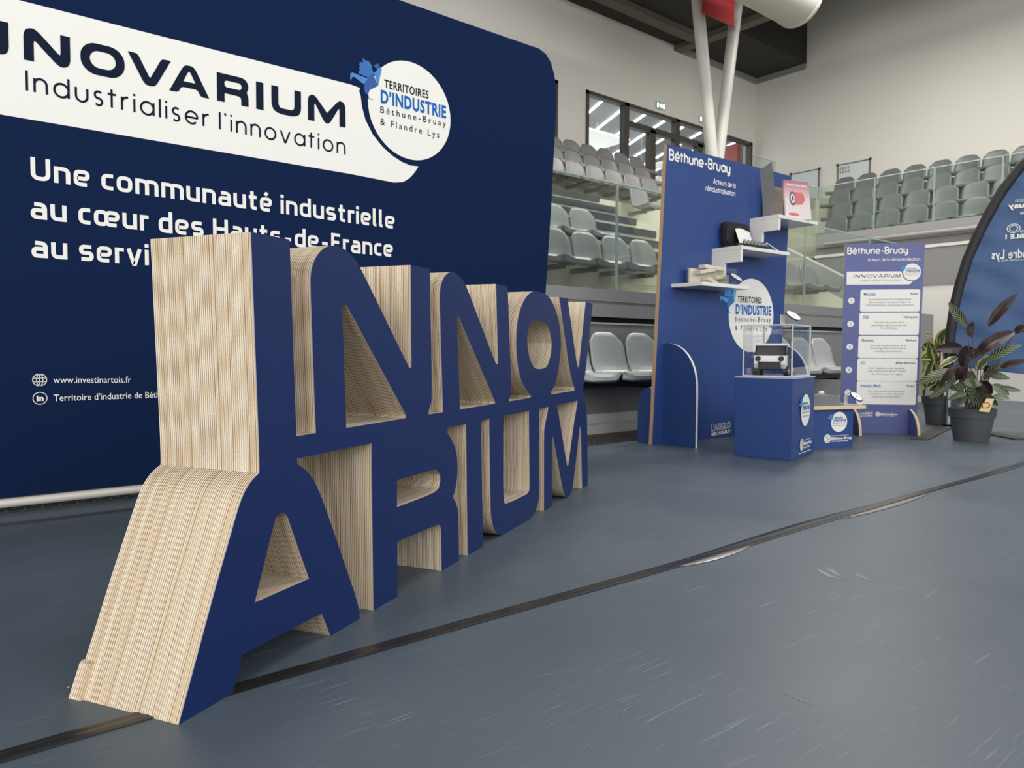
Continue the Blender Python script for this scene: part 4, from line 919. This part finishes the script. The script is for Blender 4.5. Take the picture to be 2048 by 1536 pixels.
for s in (-1, 1):
    mb = MB(); mb.tube([(.018, s*hw*.94, .15), (.05, s*hw*.94, .218)], .006, 6); mb.build('pillar', TB, tk)
    mb = MB(); mb.tube([(-.016, s*hw*.74, .125), (.01, s*hw*.74, .125)], .019, 18); hl = mb.build('headlight', TB, tk, smooth=40)
    mb = MB(); mb.tube([(.025, s*(hw+.002), .158), (.03, s*(hw+.03), .162)], .004, 6); mb.box(.02, s*(hw+.028)-.009, .15, .032, s*(hw+.028)+.009, .172); mb.build('side_mirror', TB, tk)
    for x in (.06, .265):
        mb = MB(); y0 = s*(hw-.018); y1 = s*(hw+.014); mb.tube([(x, y0, .038), (x, y1, .038)], .038, 24); wh = mb.build('wheel', TB, tk, smooth=40)
        mb = MB(); mb.tube([(x, y1-s*.002, .038), (x, y1+s*.003, .038)], .02, 16); mb.build('hub', STEEL, wh)
mb = MB(); mb.box(.035, -hw*.98, .215, .16, hw*.98, .232); mb.build('roof', TW, tk, bevel=.006)
mb = MB(); mb.box(.085, -hw, .05, .15, hw, .15); mb.box(.15, -hw, .055, .33, hw, .085); mb.build('chassis', TB, tk)
mb = MB(); mb.box(.155, -hw, .085, .33, hw, .125); mb.build('cargo_bed', TB, tk, bevel=.004)
oval_sign('white oval caption sign on top of the clear case', KF.w(.34, .14, KH+.005+CH+.006), 6, 1.05)

# ------------------------------------------------------------------ low stool table
NO, NDEG = (5.394, 2.878, 0), -20.7
NF = Frame(NO, NDEG); nt_ = thing('low_table', 'low blue rounded stool table with a wooden board top', 'table', NO, NDEG)
mb = MB(); mb.prism(rrect(-.06, 0, .40, .34, .05), 0, .30, plane='xy'); mb.build('table_body', PBLUE, nt_, smooth=40)
mb = MB(); mb.prism(rrect(-.10, -.04, .485, .38, .05), .30, .325, mf=0, ms=1, mb=0, plane='xy'); mb.build('table_top', [mat('wood_top', (196, 176, 150), .6), PALEEDGE], nt_)
nc = NF.uv(1677.6, 843.7); logo(nt_, nc[0], nc[1], .078, UVm, LBIRD, -.003)
ne = NF.uv(1654.3, 880.4); globe(nt_, ne[0], ne[1]+.012, .034, .36, -.003)
t = thing('grey_tray', 'flat grey metal tray on the low blue table', 'tray', NF.w(-.06, .03, .325), NDEG)
mb = MB(); mb.prism([(0, 0), (.34, 0), (.32, .075), (.0, .085)], 0, .2); mb.box(-.01, -.01, 0, .36, .23, .012); mb.build('tray_body', mat('tray_grey', (112, 116, 122), .4), t, bevel=.004)
t = thing('white_clip', 'little white clip lying on the grey tray', 'clip', NF.w(.12, .1, .406), NDEG)
mb = MB(); mb.tube([(0, 0, .014), (.045, 0, .016)], .012, 10); mb.build('clip_body', METALW, t, smooth=40)
oval_sign('white oval caption sign at the right end of the low table', NF.w(.41, .06, .326), 8, 1.0)

# ------------------------------------------------------------------ information board
IO, IDEG = (6.646, 3.299, 0), -48.1
IF = Frame(IO, IDEG); ib = thing('information_board', 'blue standing information board with five numbered white cards', 'information board', IO, IDEG)
bl = lambda x, y: IF.uv(1690+x/7.682, 480+y/7.682)
b2 = lambda x, y: IF.uv(1690+x/7.682, 660+y/7.682)
mb = MB(); mb.prism([(0, 0), (.653, 0), IF.uv(1850, 486), IF.uv(1690.5, 487)], 0, .02, mf=0, ms=1, mb=0); mb.build('board', [BBLUE, PALEEDGE], ib)
fp = chaikin([(0, 0), (0, .225), (-.05, .215), (-.11, .19), (-.16, .155), (-.2, .105), (-.22, .05), (-.225, 0)], 2)
for x in (.10, .585):
    mb = MB(); mb.prism(fp, x, x+.022, mf=0, ms=1, mb=0, plane='yz'); mb.build('foot_fin', [BBLUE, PALEEDGE], ib)
g0, g1 = bl(30, 215), bl(965, 215); put_text(ib, g, (g0[0], g0[1]), (g1[0], g0[1]), bl(30, 112)[1]-g0[1], WHITE, capu=1.1, name='headline_lettering')
g0, g1 = bl(345, 325), bl(1152, 325); put_text(ib, geo_mesh('Acteurs de la réindustrialisation', .17, .07), g0, (g1[0], g0[1]), bl(345, 278)[1]-g0[1], WHITE, capu=1.08, name='headline_lettering')
cc = bl(1028, 492); cr = (bl(1166, 492)[0]-bl(890, 492)[0])/2
sp_ = [bl(25, 488), bl(868, 483)]+[(cc[0]+cr*1.12*cos(rad(a)), cc[1]+cr*1.12*sin(rad(a))) for a in range(185, 276, 10)]+[bl(1038, 634), bl(1012, 668), bl(978, 684), bl(22, 688)]
mb = MB(); mb.flat(sp_, -.002); mb.build('white_stripe', WHITE, ib)
g0, g1 = bl(130, 582), bl(850, 582); put_text(ib, inno_mesh(.17), g0, (g1[0], g0[1]), bl(130, 531)[1]-g0[1], GREYINK, -.003, capu=1, name='brand_lettering')
g0, g1 = bl(245, 640), bl(850, 640); put_text(ib, geo_mesh("Industrialiser l'innovation", .1, .24), g0, (g1[0], g0[1]), bl(245, 602)[1]-g0[1], GREYINK, -.003, capu=1, name='brand_lettering')
logo(ib, cc[0], cc[1], cr, UVm, LBIRD, -.003, dark=GREYINK)
CARDS = [(bl, 228, 1156, 758, 1100, 97, 933, "Mov’ntec", 'Ruitz', ['La transformation d’un équipementier', 'électronique en un acteur majeur de', 'l’industrialisation de projets innovants']),
 (bl, 212, 1142, 1115, 1458, 83, 1290, 'TKES', 'Isbergues', ['Un site à la pointe de la', 'technologie dans le domaine de', 'la métallurgie']),
 (b2, 197, 1128, 90, 430, 72, 258, 'Mecaware', 'Béthune', ['Une start up à la pointe de la', 'technologie dans le domaine du', 'recyclage des batteries']),
 (b2, 182, 1112, 442, 782, 57, 613, 'ACC', 'Billy-Berclau', ['1ère Gigafactory de batteries,', 'site totem de la filière "Vallée', 'de l’électrique" en région']),
 (b2, 172, 1096, 795, 1138, 43, 962, 'Ampère | Minth', 'Ruitz', ['Une joint venture innovante qui', 'transforme un site industriel', 'historique du territoire'])]
for i, (f, x0, x1, y0, y1, nx, ny, a, c, lines) in enumerate(CARDS):
    p, q = f(x0, y1), f(x1, y0); mb = MB(); mb.flat(rrect(p[0], p[1], q[0], q[1], .018), -.002); cd_ = mb.build('text_card', WHITE, ib)
    H = q[1]-p[1]; Wd = q[0]-p[0]; cx = (p[0]+q[0])/2; k = H/340
    def tx(s, xa, xb, zt, cap, M, bold=0):
        put_text(cd_, font_mesh(s, bold), (xa, zt), (xb, zt), cap, M, -.003, 'card_lettering')
    wl = len(a)*.0125; tx(a, p[0]+.03, p[0]+.03+wl, q[1]-.048, .02, LOGOBLUE, .015)
    mb = MB(); mb.flat([(p[0]+.03, q[1]-.054), (p[0]+.03+wl, q[1]-.054), (p[0]+.03+wl, q[1]-.051), (p[0]+.03, q[1]-.051)], -.003); mb.build('underline', LOGOBLUE, cd_)
    wr = len(c)*.0128; tx(c, q[0]-.015-wr, q[0]-.015, q[1]-.048, .019, BLACKINK, .01)
    for j, s in enumerate(lines):
        hwid = len(s)*.0101/2; tx(s, cx-hwid, cx+hwid, q[1]-.095-.026*j, .0165, GREYINK)
    n = f(nx, ny); mb = MB(); mb.flat(circle(n[0], n[1], .028, 28), -.002); d_ = mb.build('number_disc', WHITE, ib)
    nw = font_mesh(str(i+1))[2]*.03/CAPH/2; put_text(d_, font_mesh(str(i+1)), (n[0]-nw, n[1]-.015), (n[0]+nw, n[1]-.015), .03, GREYINK, -.003, 'number_lettering')
g0, g1 = b2(230, 1300), b2(425, 1290); 
put_text(ib, font_mesh("L’AGGLO", .03), g0, g1, .02, WHITE, -.003, 'logo_text'); put_text(ib, font_mesh("100% DURABLE !", .03), (g0[0], g0[1]-.02), (g1[0], g1[1]-.02), .011, WHITE, -.003, 'logo_text')
g0 = b2(503, 1293); globe(ib, g0[0], g0[1], .021, b2(810, 1300)[0], -.003)

#@@PLANTS
# ------------------------------------------------------------------ potted plants
def leaf_mat(name, base, stripe, edge=None, n=9, amt=1.0, back=None):
    M = bpy.data.materials.new(name); M.use_nodes = True; t = NT(M); b = M.node_tree.nodes['Principled BSDF']
    uvn = t.n('UVMap'); sp = t.n('SeparateXYZ', {0: uvn.outputs[0]}); a = sp.outputs[0]; v = t.math('ABSOLUTE', t.math('SUBTRACT', sp.outputs[1], .5))
    w = t.math('SINE', t.math('MULTIPLY', t.math('SUBTRACT', a, t.math('MULTIPLY', v, .42)), n*6.283))
    s = t.n('MapRange', {0: w, 1: .1, 2: .5, 3: 0, 4: amt}).outputs[0]
    mid = t.math('LESS_THAN', v, .03); s = t.math('MAXIMUM', s, t.math('MULTIPLY', mid, amt))
    c = t.mix(s, L4(*base), L4(*stripe))
    if edge:
        nz = t.n('TexNoise', {'Vector': uvn.outputs[0], 'Scale': 5.0, 'Detail': 2.0})
        e = t.math('GREATER_THAN', t.math('ADD', v, t.math('MULTIPLY', nz.outputs[0], .25)), .46); c = t.mix(e, c, L4(*edge))
    if back:
        g = t.n('NewGeometry'); c = t.mix(g.outputs['Backfacing'], c, L4(*back))
    t.t.links.new(c, b.inputs['Base Color']); b.inputs['Roughness'].default_value = .38; return M
LS = leaf_mat('striped_leaf', (36, 50, 32), (150, 162, 128), None, 10, .75)
LDK = leaf_mat('dark_leaf', (42, 24, 26), (58, 34, 34), None, 8, .4)
LG = leaf_mat('green_leaf', (62, 84, 44), (84, 108, 58), (196, 190, 120), 7, .5)
STALK = mat('plant_stalk', (92, 84, 60), .5); STALKR = mat('red_stalk', (92, 44, 40), .5)
def leaf(parent, base, tip, width, M, sag=.15, seed=0, root=None, fold=.18, sm=STALK):
    """one pointed oval leaf from base to tip (local coordinates), with its stalk from the pot"""
    B, T_ = Vector(base), Vector(tip); ax = T_-B; L = ax.length; ax.normalize(); r = random.Random(seed)
    side = ax.cross(Vector((r.uniform(-.5, .5)-.64, r.uniform(-.5, .5)-.77+0, r.uniform(-.1, .5)))).normalized(); nn = side.cross(ax).normalized()
    rows = []
    for i in range(13):
        s = i/12; w = width/2*(sin(pi*min(1, s**.82))**.75)*(1 if s < .97 else .3)
        c = B+ax*(L*s)+nn*(sag*L*sin(pi*s)*.5)-Vector((0, 0, sag*L*s*s*.6))
        rows.append([c+side*(w*q)+nn*(fold*w*abs(q)+.05*w*sin(s*22+q)*abs(q)) for q in (-1, -.6, -.25, 0, .25, .6, 1)])
    mb = MB(); mb.grid(rows, 0, True); o = mb.build('leaf', M, parent, smooth=True, flip=False)
    if root is not None:
        R_ = Vector(root); midp = (R_+B)/2+Vector((r.uniform(-.02, .02), 0, .03)); mb = MB(); mb.tube([R_, midp, B, B+ax*L*.15], [.004, .0035, .003, .001], 6); mb.build('stalk', sm, o)
    return o
POTM = mat('grey_pot', (74, 78, 82), .5)
def pot(parent, r, h):
    mb = MB(); mb.lathe([(0, .0), (r*.74, 0), (r*.76, .01), (r*.93, h*.72), (r*.99, h*.73), (r*1.0, h*.76), (r*1.03, h*.98), (r*1.05, h), (r*.98, h), (r*.95, h*.9), (0, h*.88)], 40); mb.build('pot', POTM, parent, smooth=35)
    mb = MB(); mb.lathe([(0, h*.93), (r*.5, h*.94), (r*.94, h*.91)], 24); mb.build('soil', mat('soil', (40, 30, 24), .95, noise=.3, nscale=40), parent)
PV = Vector((6.787, 2.265, 0)); vd = Vector((PV.x, PV.y, 0)).normalized(); PC = PV+vd*.14
pdeg = math.degrees(atan2(-vd.x, vd.y))
t = thing('potted_plant', 'calathea plant with striped and dark purple leaves in a grey pot, front one', 'plant', PC, pdeg)
pot(t, .172, .275)
PFm = Frame(PC, pdeg)
zl = lambda x, y: PFm.uv(1800+x/2.56, 300+y/2.56)
KEY = [((345, 905), (248, 768), 50, LS, 0), ((372, 880), (372, 958), 86, LDK, -.05), ((450, 905), (608, 715), 52, LDK, .03), ((590, 930), (360, 1060), 88, LDK, 0), ((585, 935), (660, 895), 44, LDK, 0), ((340, 1000), (335, 1135), 74, LDK, -.06),
 ((440, 1085), (625, 985), 62, LS, -.04), ((510, 1115), (660, 1068), 38, LDK, -.05), ((320, 1010), (180, 1010), 60, LDK, .02), ((285, 1125), (82, 1190), 58, LS, -.1), ((265, 1195), (155, 1262), 54, LS, -.12), ((345, 1240), (245, 1272), 40, LS, -.14),
 ((325, 1185), (420, 1195), 52, LS, -.15), ((372, 1225), (425, 1318), 56, LS, -.16), ((450, 1150), (565, 1165), 40, LS, .03), ((470, 1200), (560, 1250), 46, LS, -.05), ((500, 1215), (622, 1228), 28, LS, 0), ((470, 1262), (562, 1268), 46, LS, -.08),
 ((300, 1060), (200, 1110), 52, LG, .05), ((400, 1130), (470, 1040), 56, LG, .06), ((390, 1060), (330, 1000), 50, LDK, .08), ((430, 1180), (520, 1110), 44, LS, .08), ((300, 1150), (210, 1170), 46, LS, .05), ((380, 1170), (300, 1240), 50, LS, -.06), ((440, 1240), (500, 1300), 44, LS, -.12), ((310, 1080), (240, 1000), 44, LDK, .08), ((420, 1200), (440, 1290), 48, LS, .0), ((350, 1260), (290, 1310), 40, LS, -.1)]
rl = random.Random(31)
for k in range(16):
    a_ = rl.uniform(-1, 1); KEY.append(((365+a_*70, rl.uniform(1080, 1230)), (365+a_*rl.uniform(120, 235), rl.uniform(1020, 1300)), rl.uniform(40, 62), LS if k % 3 else LDK, rl.uniform(-.16, .14)))
px = 1/2.56/1480*6.1
for k, (b0, t0_, w, M, dy) in enumerate(KEY):
    p, q = zl(*b0), zl(*t0_); rt = random.Random(k)
    leaf(t, (p[0], dy, p[1]), (q[0], dy-.04+.08*rt.random(), q[1]), w*px, M, .10, k, (rt.uniform(-.05, .05), rt.uniform(-.05, .05), .25), sm=STALKR if k % 3 == 0 else STALK)
mb = MB(); p, q = zl(402, 1330), zl(480, 1268)
mb.prism([(p[0], p[1]), (q[0]-.03, p[1]-.005), (q[0], q[1]), (p[0]+.05, q[1]+.0)], -.185, -.182); pt = mb.build('price_tag', mat('tag_yellow', (232, 214, 150), .5), t)
mb = MB(); v, f = ribbon(arc((p[0]+q[0])/2, (p[1]+q[1])/2, .022, -120, 150, 14), .009); mb.add([(a, -.187, c) for a, c in v], f); mb.build('tag_swirl', mat('tag_red', (206, 70, 60), .5), pt, flip=False)
P2 = on_floor(1880, 850)+vd*.05
t = thing('potted_plant', 'rubber plant with yellow-edged green leaves in a grey pot, behind the calathea', 'plant', P2, pdeg)
pot(t, .172, .29)
P2f = Frame(P2, pdeg); z2 = lambda x, y: P2f.uv(1800+x/2.56, 300+y/2.56)
px2 = 1/2.56/1480*7.0
K2 = [((200, 1000), (245, 905), 62), ((175, 1010), (120, 990), 60), ((160, 960), (130, 935), 34), ((190, 1060), (110, 1000), 70), ((200, 1080), (115, 1060), 70), ((210, 1100), (110, 1130), 66), ((230, 1060), (275, 980), 60), ((200, 1150), (110, 1170), 62), ((230, 1130), (270, 1060), 62), ((210, 1040), (190, 930), 66), ((210, 1290), (118, 1270), 56), ((220, 1200), (150, 1230), 56), ((250, 1180), (300, 1130), 54), ((190, 1180), (120, 1220), 50), ((240, 1000), (280, 930), 44)]
rl = random.Random(8)
for k in range(12):
    a_ = rl.uniform(-1, .9); K2.append(((215+a_*35, rl.uniform(980, 1220)), (205+a_*100, rl.uniform(920, 1270)), rl.uniform(54, 70)))
for k, (b0, t0_, w) in enumerate(K2):
    p, q = z2(*b0), z2(*t0_); rt = random.Random(k+50)
    leaf(t, (p[0], rt.uniform(-.1, .1), p[1]), (q[0], rt.uniform(-.15, .1), q[1]), w*px2*1.1, LG, .12, k+50, (rt.uniform(-.02, .02), rt.uniform(-.02, .02), .26))
mb = MB(); a, c = z2(243, 970), z2(240, 935); mb.tube([(a[0], -.08, a[1]), (c[0], -.08, c[1])], [.008, .003], 8); mb.build('leaf_bud', mat('bud_red', (190, 80, 60), .4), t)

# ------------------------------------------------------------------ feather flag
FO = Vector((8.05, 2.9, 0)); FDEG = -71.6
FF = Frame(FO, FDEG); fl = thing('feather_flag', 'tall blue feather flag with a black curved sleeve, seen from behind', 'flag', FO, FDEG)
pts = [(1905, 700), (1909, 655), (1917, 605), (1927, 565), (1941, 520), (1960, 475), (1983, 430), (2012, 380), (2048, 333), (2100, 285), (2170, 248), (2240, 240)]
edge = [FF.uv(*p) for p in pts]; left = [(edge[0][0]-.0, .60)]+edge
mb = MB(); rows = []
NS = len(left)
dense = []
for i in range(NS-1):
    for k in range(4): s = k/4; dense.append((left[i][0]*(1-s)+left[i+1][0]*s, left[i][1]*(1-s)+left[i+1][1]*s))
dense.append(left[-1])
for i, (x, z) in enumerate(dense):
    row = []
    for j in range(17):
        s = j/16; X = x+(1.5-x)*s; fade = sin(pi*min(1, s*1.2))**.6 if s < .83 else .8
        Z = z-(.16*s if z < 1 else .02*s)
        row.append((X, .012*sin(Z*21+X*9)*math.exp(-s*3.2)+.010*sin(Z*7+X*13)*fade, Z))
    rows.append(row)
mb.grid(rows); mb.build('flag_cloth', mat('flag_blue', (60, 90, 134), .5, spec=.4), fl, smooth=True)
sl = [FF.uv(*p) for p in ((1896, 790), (1899, 720))]; mb = MB()
mb.tube([(0.0, 0, .55)]+[(x-.028, 0, z) for x, z in edge], [.03]+[.046]*len(edge), 14); mb.build('sleeve', mat('black_sleeve', (34, 33, 34), .6), fl, smooth=40)
mb = MB(); mb.tube([(0, 0, .02), (0, 0, .6)], .022, 14); mb.build('pole', STEEL, fl, smooth=40)
def plate(p, q, wd, nm='base_leg'):
    p, q = Vector(p), Vector(q); d_ = (q-p).normalized(); n_ = Vector((-d_.y, d_.x, 0))*wd/2
    M_ = Matrix.Rotation(-rad(FDEG), 4, 'Z'); c = [p+n_, q+n_, q-n_, p-n_]; c = [M_ @ (Vector((v.x, v.y, 0))-FO) for v in c]
    mb = MB(); mb.prism([(v.x, v.y) for v in c], .0, .012, plane='xy'); mb.build(nm, mat('base_plate_dark', (58, 56, 54), .5), fl)
fa, fb_ = on_floor(1838, 880), on_floor(1898, 855)
plate(fa, FO, .13); plate(FO, FO+(FO-fa)*.6, .13)
side_ = Vector((-(FO-fa).y, (FO-fa).x, 0)); plate(FO, on_floor(2045, 880), .13); plate(FO, FO-(on_floor(2045, 880)-FO)*.2, .13)
def ft(txt, lx, base, cap, bold, M=WHITE, y=-.02, per=None, inset=False):
    x, z = FF.uv(lx, base); w = font_mesh(txt, bold)[2]; sc = cap/CAPH*(per or 1)
    put_text(fl, outline_mesh(txt, .05) if inset else font_mesh(txt, bold), (x, z), (x+w*sc, z), cap, M, y, 'flag_lettering', mirror=True)
ft('Communauté d’agglomération', 2030.5, 405.5, .036, .0); ft('Béthune-Bruay', 2016, 418, .046, .04, per=1.25); ft('Artois Lys Romane', 2040, 429.7, .036, .0)
ft("L’AGGLO", 2013.6, 466.5, .078, .03, per=1.15, inset=True)
ft('100% DURABLE !', 2010, 478.5, .037, .05, per=1.2); ft('Flandre Lys', 1983, 518.5, .08, .02, per=.68); ft('COMMUNAUTÉ DE COMMUNES', 2002, 523.5, .016, 0, per=1.3)
for o in list(S.objects):
    if 'used' in o: del o['used']
